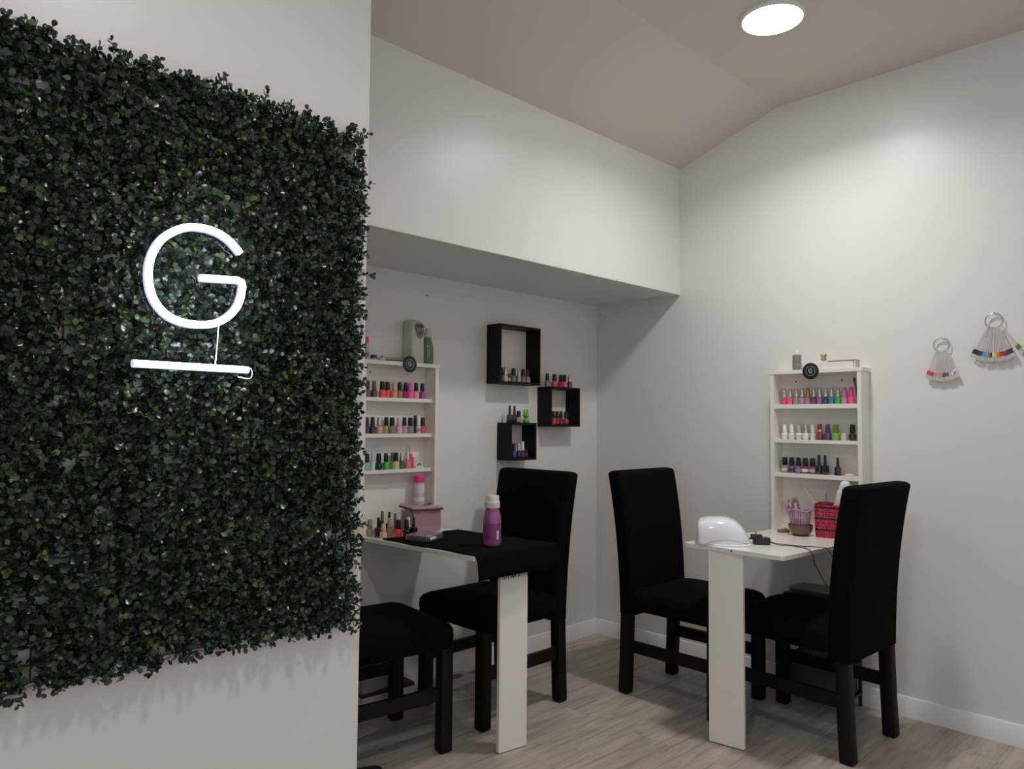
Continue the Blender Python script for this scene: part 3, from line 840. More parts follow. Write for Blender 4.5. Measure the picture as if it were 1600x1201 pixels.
def air_freshener():
    t = thing('air_freshener', 'beige wall air freshener dispenser standing on the left shelf unit', 'dispenser', (2.093, YB, zt))
    rings = []
    for z, w, d in ((0.0, 0.074, 0.076), (0.004, 0.078, 0.079), (0.06, 0.078, 0.080), (0.13, 0.076, 0.078), (0.180, 0.073, 0.072), (0.196, 0.069, 0.066), (0.203, 0.060, 0.056), (0.2045, 0.045, 0.04)):
        rings.append([(x, y - d / 2 - 0.0015, zz) for x, y, zz in rrect(0, 0, w, d, min(0.016, w / 4), z)])
    MB().loft(rings).build('housing', paint((0.60, 0.57, 0.50), 0.35), t, smooth=50)
    p = MB()
    pts = [(math.cos(a) * 0.025 * (1.0 if math.sin(a) > 0 else 0.85), math.sin(a)) for a in [2 * math.pi * k / 28 for k in range(28)]]
    ring = [(x, 0.030 * (s ** 0.5 if s > 0 else -(-s) ** 1.0 * 1.5)) for (x, s) in pts]
    for k, dy in enumerate((-0.0745, -0.0825)): pass
    p.loft([[(0.006 + x, -0.074, 0.160 + z) for x, z in ring], [(0.006 + x, -0.0838 if z < 0.01 else -0.0835 + max(0, z - 0.01) * 0.2, 0.160 + z) for x, z in ring]])
    p.build('control_panel', paint((0.20, 0.20, 0.21), 0.4), t, smooth=40)
    MB().box(-0.010, 0.022, -0.0850, -0.080, 0.168, 0.180).build('display', paint((0.02, 0.02, 0.022), 0.2), t, bevel=0.001)
    MB().lathe([(0.008, 0), (0.008, 0.003), (0, 0.0035)], 16, Matrix.Translation((0.006, -0.0835, 0.141)) @ Matrix.Rotation(math.pi / 2, 4, 'X')).build('nozzle_button', paint((0.08, 0.08, 0.085), 0.3), t, smooth=35)
air_freshener()
t = thing('spray_bottle', 'green bottle with white cap on the right end of the left unit', 'bottle', (2.168, 2.806, zt))
MB().lathe([(0, 0), (0.026, 0), (0.0285, 0.003), (0.0285, 0.075), (0.026, 0.090), (0.020, 0.112), (0.0165, 0.126), (0.0165, 0.130), (0, 0.130)], 28).build('bottle', paint(P(76, 112, 82), 0.2, coat=0.4), t, smooth=40)
MB().lathe([(0, 0.129), (0.0175, 0.129), (0.0178, 0.131), (0.0178, 0.150), (0.0140, 0.158), (0.0130, 0.168), (0.010, 0.170), (0, 0.170)], 24).build('cap', paint((0.56, 0.54, 0.50), 0.35), t, smooth=40)
# vertical mark on the label
lm = MB()
for zz, w in ((0.030, 0.010), (0.036, 0.014), (0.043, 0.009), (0.053, 0.013), (0.060, 0.012), (0.071, 0.008)):
    for k in range(3):
        a0 = -math.pi / 2 + 0.06 + (k - 1) * w / 0.0285 / 3
        a1 = a0 + w / 0.0285 / 4
        vs = [(0.0288 * math.cos(a), 0.0288 * math.sin(a), z2) for z2 in (zz, zz + 0.003) for a in (a0, a1)]
        lm.add(vs, [(0, 1, 3, 2)])
lm.build('label_print', paint((0.015, 0.05, 0.025), 0.5), t)

# bottom shelf extras
t = thing('hand_cream_tube', 'hot pink tube with pale pink nozzle on left unit bottom shelf', 'tube', (2.094, 2.828, 1.030))
MB().lathe([(0, 0), (0.0095, 0), (0.010, 0.002), (0.010, 0.060), (0.0085, 0.066), (0, 0.066)], 18).build('tube', paint(P(206, 50, 92), 0.3), t, smooth=35)
MB().lathe([(0, 0.065), (0.0082, 0.065), (0.0075, 0.088), (0.004, 0.094), (0.004, 0.101), (0, 0.101)], 16).build('nozzle', paint(P(206, 150, 156), 0.35), t, smooth=35)
t = tag(MB().loft([rrect(0, 0, 0.030, 0.022, 0.003, z, 2) for z in (0, 0.052)]).build('cotton_box', paint((0.66, 0.60, 0.59), 0.6), loc=(2.1225, 2.832, 1.030), rot=(0, 0, 0.1), bevel=0.001), 'small white box at the back of the left unit bottom shelf', 'box')
t = thing('hair_clip', 'white clip with black tip lying on left unit bottom shelf', 'clip', (2.125, 2.802, 1.030), math.radians(8))
MB().loft([[(x, y * s, z) for x, y, z in rrect(0, 0, 0.055, 0.020, 0.008, zz, 4)] for zz, s in ((0.0, 1.0), (0.006, 1.0), (0.010, 0.6))]).build('body', paint((0.70, 0.68, 0.66), 0.35), t, smooth=40)
MB().tube(smooth_path([(-0.010, 0, 0.009), (-0.004, 0, 0.017), (0.006, 0, 0.019), (0.012, 0, 0.012)]), 0.0022, 8).build('spring', paint(BLK, 0.4), t, smooth='all')
MB().lathe([(0, -0.005), (0.005, -0.003), (0.005, 0.003), (0, 0.005)], 10, Matrix.Translation((0.028, 0, 0.006))).build('tip', paint(BLK, 0.4), t, smooth='all')

# ------------------------------------------------------------------ left desk: cloth, bag, device, bottles
def build_cloth():
    x0, x1, y0, y1 = 1.797, 2.2205, 2.028, 2.603
    drop_f, drop_r = 0.096, 0.085
    lift = 0.0035
    nu, nv = 44, 60
    A = x1 - x0 + drop_r; B = y1 - y0 + drop_f
    rng = random.Random(5)
    grid = []
    for j in range(nv + 1):
        v = B * j / nv                      # from the back to the front hem
        rowp = []
        for i in range(nu + 1):
            u = A * i / nu
            px = min(u, x1 - x0); ex = max(0.0, u - (x1 - x0))
            py = min(v, y1 - y0); ey = max(0.0, v - (y1 - y0))
            x = x0 + px; y = y1 - py
            e = math.hypot(ex, ey) if (ex > 0 and ey > 0) else ex + ey
            r = 0.008
            z = T1Z(min(y, YB)) + lift
            if e > 0:
                a = min(e / r, math.pi / 2)
                out = r * math.sin(a) + 0.006 * (1 - math.exp(-e / 0.03))
                z -= r * (1 - math.cos(a)) + max(0, e - r * math.pi / 2)
                if ex > 0 and ey > 0:
                    x += (out + 0.012 * e / 0.08) * ex / e; y -= (out + 0.012 * e / 0.08) * ey / e
                elif ex > 0: x += out + 0.003 * math.sin(v * 40)
                else: y -= out + 0.002 * math.sin(u * 45 + 0.5) * min(1, ey / 0.05)
            else:
                z += 0.0012 * math.sin(u * 60 + v * 23) * math.sin(v * 47 + 1.0) + 0.0012
                if u < 0.03 and v < B * 0.75: z += 0.0
            # the left hem wanders a little
            if i == 0: x += 0.006 * math.sin(v * 21)
            if j == 0: y += 0.010 * math.sin(u * 17 + 1)
            rowp.append((x, y, z))
        grid.append(rowp)
    t = thing('desk_cloth', 'fringed black cloth draped over the front end of the left desk', 'cloth', (2.0, 2.03, 0.67))
    mb = MB()
    n = nu + 1
    off = Vector(t.location)
    vs = [Vector(p) - off for r in grid for p in r]
    mb.add(vs, [(j * n + i, j * n + i + 1, (j + 1) * n + i + 1, (j + 1) * n + i) for j in range(nv) for i in range(nu)])
    o = mb.build('sheet', fabric, t, smooth='all')
    sd = o.modifiers.new('thickness', 'SOLIDIFY'); sd.thickness = 0.0022; sd.offset = 1.0
    fr = MB()
    def thread(p, d, L):
        p = Vector(p) - off
        w = 0.0011
        q = p + Vector(d) * L + Vector((rng.uniform(-1, 1), rng.uniform(-1, 1), 0)) * 0.003
        fr.tube([p, (p + q) / 2 + Vector((rng.uniform(-1, 1) * 0.001, 0, 0)), q], [w, w, 0.0004], 4)
    for i in range(0, 170):                                   # front hem
        k = i / 170 * nu; a = int(k); f = k - a
        p = Vector(grid[nv][a]).lerp(Vector(grid[nv][min(a + 1, nu)]), f)
        thread(p + Vector((0, 0, 0.003)), (0, 0, -1), rng.uniform(0.010, 0.020))
    for i in range(0, 120):                                   # right hem
        k = i / 120 * nv; a = int(k); f = k - a
        p = Vector(grid[a][nu]).lerp(Vector(grid[min(a + 1, nv)][nu]), f)
        thread(p + Vector((0, 0, 0.003)), (0, 0, -1), rng.uniform(0.008, 0.016))
    for i in range(0, 130):                                   # back hem, lying flat
        k = i / 130 * nu; a = int(k); f = k - a
        if k > nu * 0.82: continue
        p = Vector(grid[0][a]).lerp(Vector(grid[0][min(a + 1, nu)]), f)
        thread(p + Vector((0, 0, 0.0005)), (0, 1, 0.05), rng.uniform(0.004, 0.010))
    ob = fr.build('fringe', fabric, t); ob['kind'] = 'stuff'
build_cloth()
CLOTH = 0.0072

def cosmetic_bag():
    z0 = T1Z(2.70) + 0.0008
    t = thing('cosmetic_bag', 'pink see-through cosmetic bag with dark piping on the left desk', 'bag', (2.080, 2.722, z0), math.radians(2))
    vinyl = noise_bump(material('pink_vinyl', P(152, 114, 121), 0.16, coat=0.5, alpha=0.96), 26.0, 0.5, 0.006, 3.0)
    rings = [rrect(0, 0, 0.178 * s, 0.092 * s2, 0.018, z) for z, s, s2 in ((0, 0.95, 0.94), (0.004, 0.99, 1.0), (0.045, 1.0, 1.02), (0.085, 0.985, 1.0), (0.100, 0.97, 0.98))]
    MB().loft(rings).build('body', vinyl, t, smooth=50)
    lid = []
    for dz, s in ((0.0, 1.0), (0.006, 1.03), (0.011, 1.0), (0.014, 0.85), (0.015, 0.5)):
        lid.append([(x, y, 0.101 + dz + 0.010 * (0.5 + y / 0.1) - 0.004 * x / 0.09) for x, y, _ in rrect(0, -0.002, 0.188 * s, 0.102 * s, 0.02 * s, 0)])
    MB().loft(lid).build('lid', vinyl, t, smooth=50)
    ring = [(x, y, 0.1015 + 0.010 * (0.5 + y / 0.1) - 0.004 * x / 0.09) for x, y, _ in rrect(0, -0.002, 0.194, 0.108, 0.022, 0)]
    MB().tube(ring, 0.0026, 8, closed=True).build('piping', paint(P(58, 22, 34), 0.4), t, smooth='all')
    ring2 = [(x, y, 0.092) for x, y, _ in rrect(0, 0, 0.176, 0.092, 0.02, 0)]
    MB().tube(ring2, 0.0018, 6, closed=True).build('zipper', paint((0.42, 0.40, 0.38), 0.3, metal=0.6), t, smooth='all')
    h = []
    for a in [math.pi * k / 12 for k in range(13)]:
        h.append((-0.052 * math.cos(a), 0.0, 0.119 + 0.010 * math.sin(a)))
    hs = MB()
    hs.loft([[(x, -0.011, z), (x, 0.011, z), (x, 0.011, z + 0.003), (x, -0.011, z + 0.003)] for x, _, z in h])
    hs.build('handle', vinyl, t, smooth=50)
    MB().tube([(-0.089, -0.052, 0.094), (-0.0905, -0.056, 0.080), (-0.0900, -0.055, 0.066)], 0.003, 6).build('zip_pull', paint((0.07, 0.06, 0.07), 0.4), t, smooth='all')
    return t
cosmetic_bag()

def nail_drill():
    z0 = T1Z(2.47) + CLOTH - 0.0005
    t = thing('nail_drill', 'flat shiny silver control box lying on the black cloth', 'device', (1.905, 2.468, z0), math.radians(21))
    silver = material('brushed_silver', (0.50, 0.47, 0.50), 0.22, metal=0.75)
    MB().loft([rrect(0, 0, 0.128 * s, 0.105 * s, 0.006, z, 3) for z, s in ((0, 0.97), (0.003, 1.0), (0.019, 1.0), (0.023, 0.98), (0.024, 0.95))]).build('case', silver, t, smooth=35)
    MB().box(-0.040, 0.005, -0.0540, -0.0515, 0.006, 0.017).build('front_reflection', paint((0.80, 0.80, 0.84), 0.2), t, bevel=0.001)  # white patch painted in for the light reflected on the case front
    MB().box(-0.063, -0.058, -0.0535, 0.052, 0.002, 0.022).build('edge_strip', paint((0.03, 0.03, 0.035), 0.3), t, bevel=0.001)
    MB().box(-0.050, 0.050, -0.040, 0.040, 0.0238, 0.0246).build('top_plate', paint((0.42, 0.36, 0.42), 0.15, metal=0.6), t)
nail_drill()

z0 = T1Z(2.15) + CLOTH
t = thing('spray_bottle', 'purple bottle with white cap standing on the black cloth', 'bottle', (1.990, 2.148, z0), 0.9)
MB().lathe([(0, 0), (0.033, 0), (0.0355, 0.003), (0.036, 0.012), (0.036, 0.095), (0.0345, 0.112), (0.030, 0.130), (0.0275, 0.140), (0.0275, 0.146), (0, 0.146)], 36).build('bottle', paint(S(148, 80, 136, 1.0), 0.24, coat=0.3), t, smooth=40)
MB().lathe([(0, 0.1455), (0.0300, 0.1455), (0.0305, 0.147), (0.0305, 0.168), (0.0280, 0.1705), (0.0270, 0.1715), (0.0265, 0.190), (0.0245, 0.1935), (0, 0.194)], 32).build('cap', paint((0.66, 0.63, 0.61), 0.35), t, smooth=35)
lb = MB()
def arc_patch(mb, r, a0, a1, za, zb, n=8):
    vs = [(r * math.cos(a0 + (a1 - a0) * k / n), r * math.sin(a0 + (a1 - a0) * k / n), z) for z in (za, zb) for k in range(n + 1)]
    mb.add(vs, [(k, k + 1, n + 2 + k, n + 1 + k) for k in range(n)])
base_a = math.atan2(-2.148, -1.990) - 0.9
arc_patch(lb, 0.0362, base_a - 1.25, base_a + 1.25, 0.022, 0.088, 20)
lb.build('label', paint(S(126, 58, 124, 1.0), 0.35), t, smooth='all')
bc = MB()
arc_patch(bc, 0.0365, base_a + 0.52, base_a + 0.80, 0.026, 0.060, 4)
bc.build('barcode', paint((0.62, 0.56, 0.62), 0.4), t, smooth='all')
tx = MB()
for k in range(8):
    zz = 0.080 - 0.0068 * k
    arc_patch(tx, 0.0364, base_a - 1.0, base_a + (0.35 if k % 3 else 0.2), zz, zz + 0.0016, 10)
tx.build('small_print', paint(S(92, 44, 96, 1.0), 0.4), t, smooth='all')

t = thing('lotion_bottle', 'tall clear bottle with pink cap standing behind the pink bag', 'bottle', (2.128, 2.803, T1Z(2.80)))
MB().lathe([(0, 0), (0.024, 0), (0.026, 0.003), (0.026, 0.150), (0.0255, 0.215), (0, 0.215)], 24).build('bottle', paint((0.66, 0.52, 0.50), 0.2, coat=0.4), t, smooth=35)
MB().lathe([(0.0263, 0.128), (0.0263, 0.146)], 24).build('white_band', paint((0.78, 0.76, 0.74), 0.4), t, smooth=35)
MB().lathe([(0.0263, 0.166), (0.0261, 0.206)], 24).build('label', paint((0.74, 0.66, 0.68), 0.4), t, smooth=35)
MB().lathe([(0, 0.214), (0.0245, 0.214), (0.0250, 0.216), (0.0250, 0.244), (0.022, 0.248), (0, 0.248)], 24).build('cap', paint(P(208, 40, 128), 0.3), t, smooth=35)

t = thing('brush_pen', 'white tipped brush pen standing among the polish on left desk', 'brush', (1.953, 2.745, T1Z(2.745)), 0.0)
MB().lathe([(0, 0), (0.0045, 0), (0.005, 0.002), (0.005, 0.085), (0.0042, 0.090), (0, 0.090)], 12).build('handle', paint((0.10, 0.09, 0.09), 0.35), t, smooth=35)
MB().lathe([(0, 0.090), (0.0036, 0.090), (0.0036, 0.110), (0.0010, 0.122), (0, 0.122)], 12).build('tip', paint((0.74, 0.72, 0.70), 0.4), t, smooth=35)

# green figurine on the smallest cube
def figurine():
    t = thing('rabbit_figurine', 'tiny bright green rabbit figurine on top of the smallest cube', 'figurine', (2.836, 2.802, CC[3]), math.radians(-38))
    t.scale = (1.22, 1.22, 1.12)
    g = material('green_gloss', S(92, 176, 32, 0.95), 0.2, coat=0.5)
    MB().lathe([(0, 0), (0.0135, 0), (0.0150, 0.002), (0.0140, 0.010), (0.0105, 0.020), (0.008, 0.026), (0, 0.027)], 20).build('body', g, t, smooth='all')
    MB().lathe([(0, 0.022), (0.008, 0.0235), (0.0128, 0.0285), (0.0140, 0.034), (0.0125, 0.040), (0.008, 0.0445), (0, 0.046)], 20).build('head', g, t, smooth='all')
    for s in (-1, 1):
        MB().lathe([(0, 0.040), (0.0038, 0.042), (0.0046, 0.050), (0.0040, 0.060), (0.002, 0.0645), (0, 0.065)], 12, Matrix.Translation((s * 0.0062, 0, 0)), 1.0, 0.7).build('ear', g, t, smooth='all')
    for s in (-1, 1):
        MB().lathe([(0, -0.0045), (0.004, -0.002), (0.0045, 0.001), (0, 0.0045)], 10, Matrix.Translation((s * 0.011, -0.006, 0.014))).build('arm', g, t, smooth='all')
figurine()

# ------------------------------------------------------------------ things on the right unit
zt2 = 1.5075
t = thing('dropper_bottle', 'grey bottle with white dropper tip on top of the right unit', 'bottle', (XR - 0.050, 1.585, zt2))
MB().lathe([(0, 0), (0.0195, 0), (0.0205, 0.002), (0.0205, 0.070), (0.0190, 0.074), (0.012, 0.0765), (0, 0.0765)], 24).build('bottle', paint((0.19, 0.19, 0.205), 0.35), t, smooth=35)
MB().lathe([(0, 0.076), (0.0085, 0.076), (0.0080, 0.090), (0.0045, 0.093), (0.0040, 0.100), (0.002, 0.102), (0, 0.102)], 18).build('dropper', paint((0.78, 0.77, 0.76), 0.3), t, smooth=35)
MB().lathe([(0.0208, 0.020), (0.0208, 0.034)], 24).build('yellow_print', paint((0.24, 0.23, 0.14), 0.4), t, smooth=35)

t = thing('tip_box', 'low white box with slatted end on top of the right unit', 'box', (XR - 0.052, 1.372, zt2), math.radians(-90))
MB().box(-0.092, 0.060, -0.024, 0.024, 0, 0.034).build('box', paint((0.72, 0.70, 0.67), 0.4), t, bevel=0.002)
sl = MB()
for k in range(6): sl.box(0.0605 + 0.0015, 0.070, -0.024 + 0.0085 * k, -0.024 + 0.0085 * k + 0.005, 0.002, 0.034)
sl.box(0.060, 0.0715, -0.024, 0.024, 0, 0.003)
sl.build('slatted_end', paint((0.66, 0.61, 0.50), 0.4), t)
MB().box(-0.055, 0.072, -0.026, 0.026, 0.0345, 0.0375).build('lid_plate', paint((0.42, 0.37, 0.30), 0.3, metal=0.3), t, bevel=0.001)

def ornament():
    t = thing('butterfly_ornament', 'small gold butterfly ornament standing on the white slatted box', 'ornament', (XR - 0.052, 1.456, zt2 + 0.0376), math.radians(-157))
    gold = material('old_gold', (0.50, 0.40, 0.24), 0.35, metal=0.7)
    MB().tube([(0.0, 0, 0.0), (0.002, 0, 0.006), (-0.002, 0, 0.030), (-0.004, 0, 0.040)], [0.0035, 0.003, 0.0025, 0.001], 8).build('body', gold, t, smooth='all')
    for s in (-1, 1):
        w = MB()
        out = [(0, 0.004), (0.010, 0.002), (0.015, 0.010), (0.011, 0.018), (0.016, 0.028), (0.010, 0.037), (0.004, 0.030), (0.0, 0.022)]
        w.loft([[(0.001 + a * 0.35 * 1, s * (0.002 + a * 0.75) + d, z) for a, z in out] for d in (-0.0007, 0.0007)])
        w.build('wing', gold, t)
    MB().tube(smooth_path([(0.002, 0, 0.004), (0.010, 0.004, 0.006), (0.022, 0.004, 0.003), (0.030, 0.0, 0.0055)]), 0.0016, 6).build('chain', gold, t, smooth='all')
ornament()

t = thing('cuticle_tool', 'dark slanted tool leaning at the right end of right unit top shelf', 'tool', (XR - 0.048, 1.3105, 1.345))
MB().tube([(0.014, -0.004, 0.0042), (0.004, 0.0, 0.05), (-0.004, 0.006, 0.102)], [0.0042, 0.0042, 0.0042], 10).build('handle', paint((0.10, 0.085, 0.10), 0.35), t, smooth=40)
MB().tube([(-0.004, 0.006, 0.102), (-0.005, 0.007, 0.112), (-0.0055, 0.0072, 0.120)], [0.0058, 0.0062, 0.003], 10).build('head', paint((0.06, 0.03, 0.035), 0.4), t, smooth=40)
t = thing('cream_puff', 'small flat cream sponge at the right end of right unit bottom shelf', 'sponge', (XR - 0.055, 1.345, 1.0185))
MB().lathe([(0, 0), (0.017, 0), (0.020, 0.003), (0.019, 0.007), (0.012, 0.0095), (0, 0.010)], 18).build('sponge', paint(P(200, 182, 140), 0.8), t, smooth='all')
t.children[0].name = 'pad'
t = thing('clear_stand', 'clear acrylic block before the gap on right unit middle shelf', 'stand', (XR - 0.048, 1.368, 1.178))
MB().loft([rrect(0, 0, 0.020 * s, 0.022 * s, 0.002, z, 2) for z, s in ((0, 1), (0.026, 1.0), (0.034, 0.7))]).build('block', paint((0.74, 0.72, 0.71), 0.15, alpha=0.55), t, smooth=35)

# ------------------------------------------------------------------ right desk: nail lamp
def nail_lamp():
    cx, cy = 2.757, 1.583
    ax = Vector((0.52, -0.854, 0)).normalized()          # from the mouth to the tail
    t = thing('nail_lamp', 'white domed nail curing lamp at the front of the right desk', 'nail lamp', (cx, cy, T2Z(cx) - 0.001), math.atan2(ax.y, ax.x))
    # local x: mouth (-) to tail (+)
    flange = []
    for z, s in ((0.0, 0.97), (0.003, 1.0), (0.009, 1.0), (0.012, 0.96)):
        flange.append([(0.113 * s * (abs(math.cos(a)) ** 0.75) * (1 if math.cos(a) > 0 else -1), 0.098 * s * (abs(math.sin(a)) ** 0.8) * (1 if math.sin(a) > 0 else -1), z) for a in [2 * math.pi * k / 48 for k in range(48)]])
    MB().loft(flange).build('base', lamp_white, t, smooth=50)
    rings = []
    prof = [(-0.103, 0.086, 0.080), (-0.101, 0.096, 0.088), (-0.090, 0.103, 0.092), (-0.055, 0.109, 0.094), (-0.015, 0.111, 0.094), (0.020, 0.108, 0.091), (0.045, 0.099, 0.086), (0.065, 0.083, 0.078), (0.082, 0.062, 0.068), (0.096, 0.038, 0.054), (0.104, 0.018, 0.034)]
    for x, h, w in prof:
        ring = []
        for k in range(25):
            a = math.pi * k / 24
            c, s = math.cos(a), math.sin(a)
            ring.append((x, w * (abs(c) ** 0.55) * (1 if c > 0 else -1), 0.010 + (h - 0.010) * (s ** 0.62)))
        rings.append(ring)
    MB().loft(rings).build('shell', lamp_white, t, smooth=60)
    # seam between hood and base, on both flanks
    for sgn in (-1, 1):
        pts = []
        for k in range(15):
            u = k / 14
            x = -0.070 + 0.165 * u
            w = np.interp(x, [p[0] for p in prof], [p[2] for p in prof])
            h = np.interp(x, [p[0] for p in prof], [p[1] for p in prof])
            z = 0.013 + 0.017 * math.sin(math.pi * min(1, u * 1.02))
            sv = min(1.0, max(0.0, (z - 0.010) / (h - 0.010))) ** (1 / 0.62)
            cv = math.sqrt(max(0.0, 1 - sv * sv)) ** 0.55
            pts.append((x, sgn * (w * cv + 0.0001), z))
        MB().tube(pts, 0.0007, 6).build('seam', paint((0.16, 0.15, 0.18), 0.5), t, smooth='all')
    MB().box(-0.1045, -0.100, -0.055, 0.055, 0.013, 0.060).build('mouth', paint((0.05, 0.05, 0.06), 0.4), t, bevel=0.004)
nail_lamp()

def adapter():
    cx, cy = 2.876, 1.483
    ang = math.atan2(-0.72, 0.69)
    z0 = T2Z(cx)
    t = thing('power_adapter', 'black plug adapter with cord lying beside the nail lamp', 'power adapter', (cx, cy, z0), ang)
    MB().loft([rrect(0.004, 0, 0.066 * s, 0.042 * s, 0.008, z, 3) for z, s in ((0.0005, 0.93), (0.004, 1.0), (0.022, 1.0), (0.028, 0.95))]).build('body', black_plastic, t, smooth=40)
    MB().loft([rrect(-0.016, 0, 0.042 * s, 0.034 * s, 0.005, z, 3) for z, s in ((0.026, 1.0), (0.036, 1.0), (0.040, 0.95))]).build('plug_base', black_plastic, t, smooth=40)
    for yv in (-0.0065, 0.0065):
        MB().box(-0.020, -0.0140, yv - 0.0008, yv + 0.0008, 0.040, 0.057).build('prong', paint((0.5, 0.42, 0.32), 0.3, metal=0.8), t)
    MB().box(-0.045, -0.028, -0.006, 0.006, 0.020, 0.027).build('clip', black_plastic, t, bevel=0.001)
    Mi = (Matrix.Translation((cx, cy, z0)) @ Matrix.Rotation(ang, 4, 'Z')).inverted()
    D = T2Z
    w1 = [(2.893, 1.452, D(2.9) + 0.012), (2.905, 1.428, D(2.9) + 0.004), (2.925, 1.40, D(2.92) + 0.002), (2.935, 1.36, D(2.93) + 0.002), (2.915, 1.315, D(2.91) + 0.002), (2.885, 1.285, D(2.88) + 0.003), (2.872, 1.268, 0.752), (2.872, 1.262, 0.735), (2.885, 1.262, 0.705), (2.93, 1.262, 0.665), (2.97, 1.262, 0.628), (3.01, 1.262, 0.600), (3.09, 1.265, 0.575), (3.17, 1.275, 0.572), (3.28, 1.30, 0.55)]
    w2 = [(2.900, 1.458, D(2.9) + 0.014), (2.925, 1.444, D(2.9) + 0.005), (2.950, 1.415, D(2.95) + 0.002), (2.960, 1.375, D(2.96) + 0.002), (2.960, 1.345, D(2.96) + 0.002), (2.985, 1.315, D(2.98) + 0.002), (3.005, 1.290, D(3.0) + 0.002), (3.010, 1.275, D(3.0) + 0.002), (3.013, 1.265, 0.748), (3.020, 1.258, 0.735), (3.055, 1.255, 0.700), (3.10, 1.255, 0.66), (3.15, 1.258, 0.60), (3.25, 1.28, 0.53)]
    for w in (w1, w2):
        MB().tube([Mi @ p for p in smooth_path(w, 6)], 0.0017, 6).build('cord', black_plastic, t, smooth='all')
adapter()

# bowl with the lilac basket nested in it
BX, BY = 3.312, 1.513
zb = T2Z(BX)
t = tag(MB().lathe([(0, 0), (0.030, 0), (0.034, 0.002), (0.046, 0.016), (0.0530, 0.036), (0.0545, 0.050), (0.0525, 0.050), (0.0505, 0.036), (0.044, 0.018), (0.030, 0.006), (0, 0.005)], 36).build('bowl', material('brown_glass', P(92, 62, 44), 0.12, coat=0.6), loc=(BX, BY, zb), smooth=50), 'brown glass bowl under the lilac basket on the right desk', 'bowl')

def basket():
    t = thing('pen_basket', 'lilac plastic lattice basket sitting in the brown bowl', 'basket', (BX + 0.004, BY + 0.004, zb + 0.0075))
    mb = MB()
    H = 0.112
    rb, rt = 0.034, 0.047
    n = 30
    rim = lambda a: H - 0.010 * (0.5 + 0.5 * math.cos(3 * a))
    # solid floor, uprights and hoops
    mb.lathe([(0, 0), (rb, 0), (rb, 0.003), (0, 0.003)], 30)
    for k in range(n):
        a = 2 * math.pi * k / n
        top = rim(a)
        p = []
        for z in (0.001, top * 0.5, top):
            r = rb + (rt - rb) * z / H
            p.append((r * math.cos(a), r * math.sin(a), z))
        mb.tube(p, 0.0031, 5)
    for z in (0.020, 0.048, 0.076):
        r = rb + (rt - rb) * z / H
        mb.tube([(r * math.cos(2 * math.pi * k / 30), r * math.sin(2 * math.pi * k / 30), z) for k in range(30)], 0.0022, 5, closed=True)
    mb.build('lattice_wall', lilac, t, smooth='all')
    MB().tube([((rt) * math.cos(2 * math.pi * k / 60), rt * math.sin(2 * math.pi * k / 60), rim(2 * math.pi * k / 60)) for k in range(60)], 0.0036, 8, closed=True).build('rim', lilac, t, smooth='all')
    return t
basket()

def tool(name, label, cat, foot, tip, w, th, col, tipcol=None, slot=False):
    """flat tool standing in a container, foot and tip in world space"""
    foot, tip = Vector(foot), Vector(tip)
    d = (tip - foot); L = d.length; d.normalize()
    view = Vector((-0.9, -0.43, 0))
    s = d.cross(view).normalized(); nn = s.cross(d)
    M = Matrix(((s.x, nn.x, d.x, foot.x), (s.y, nn.y, d.y, foot.y), (s.z, nn.z, d.z, foot.z), (0, 0, 0, 1)))
    o = thing(name, label, cat, foot, 0, 'tools in the lilac basket')
    o.matrix_world = M
    if slot:
        path = smooth_path([(-w / 2, 0, L * 0.35), (-w / 2, 0, L * 0.80), (-w * 0.3, 0, L * 0.95), (0, 0, L), (w * 0.3, 0, L * 0.95), (w / 2, 0, L * 0.80), (w / 2, 0, L * 0.35)])
        MB().tube(path, th * 0.7, 8).build('loop', col, o, smooth='all')
        MB().box(-w / 2, w / 2, -th / 2, th / 2, 0, L * 0.37).build('handle', col, o, bevel=0.002)
        MB().box(-w * 0.22, w * 0.22, -th * 0.3, th * 0.3, L * 0.36, L * 0.86).build('file_face', tipcol, o)
    else:
        out = [(-w / 2 * 0.8, 0), (w / 2 * 0.8, 0), (w / 2, L * 0.3), (w / 2, L * 0.85)] + [(w / 2 * math.cos(a), L * 0.9 + 0.1 * L * math.sin(a)) for a in [math.pi * k / 8 for k in range(1, 8)]] + [(-w / 2, L * 0.85), (-w / 2, L * 0.3)]
        MB().loft([[(x, -th / 2, z) for x, z in out], [(x, th / 2, z) for x, z in out]]).build('handle', col, o, bevel=0.001)
        if tipcol:
            MB().box(-w * 0.15, w * 0.15, -th / 2 - 0.0006, th / 2 + 0.0006, L * 0.30, L * 0.90).build('inlay', tipcol, o)
    return o
rose = paint(P(150, 118, 126), 0.4)
cream = paint(P(176, 158, 140), 0.5)
zf = zb + 0.013
tool('nail_brush', 'pale lilac brush leaning farthest left in the lilac basket', 'brush', (BX + 0.020, BY - 0.008, zf), (BX + 0.018, BY + 0.105, zb + 0.155), 0.026, 0.009, rose, paint(P(140, 106, 118), 0.4))
tool('nail_file', 'grey nail file second from left in the lilac basket', 'nail file', (BX + 0.008, BY - 0.012, zf), (BX + 0.010, BY + 0.062, zb + 0.158), 0.019, 0.005, paint(P(120, 112, 108), 0.5), cream)
tool('nail_file', 'beige nail file in the middle of the lilac basket', 'nail file', (BX - 0.006, BY - 0.014, zf), (BX - 0.002, BY + 0.038, zb + 0.160), 0.020, 0.005, paint(P(166, 142, 116), 0.5), paint(P(190, 176, 156), 0.5))
tool('nail_clipper', 'mauve clipper with looped end, rightmost in the lilac basket', 'nail clipper', (BX - 0.020, BY - 0.008, zf), (BX - 0.010, BY + 0.022, zb + 0.168), 0.020, 0.009, paint(P(126, 92, 100), 0.4), cream, True)

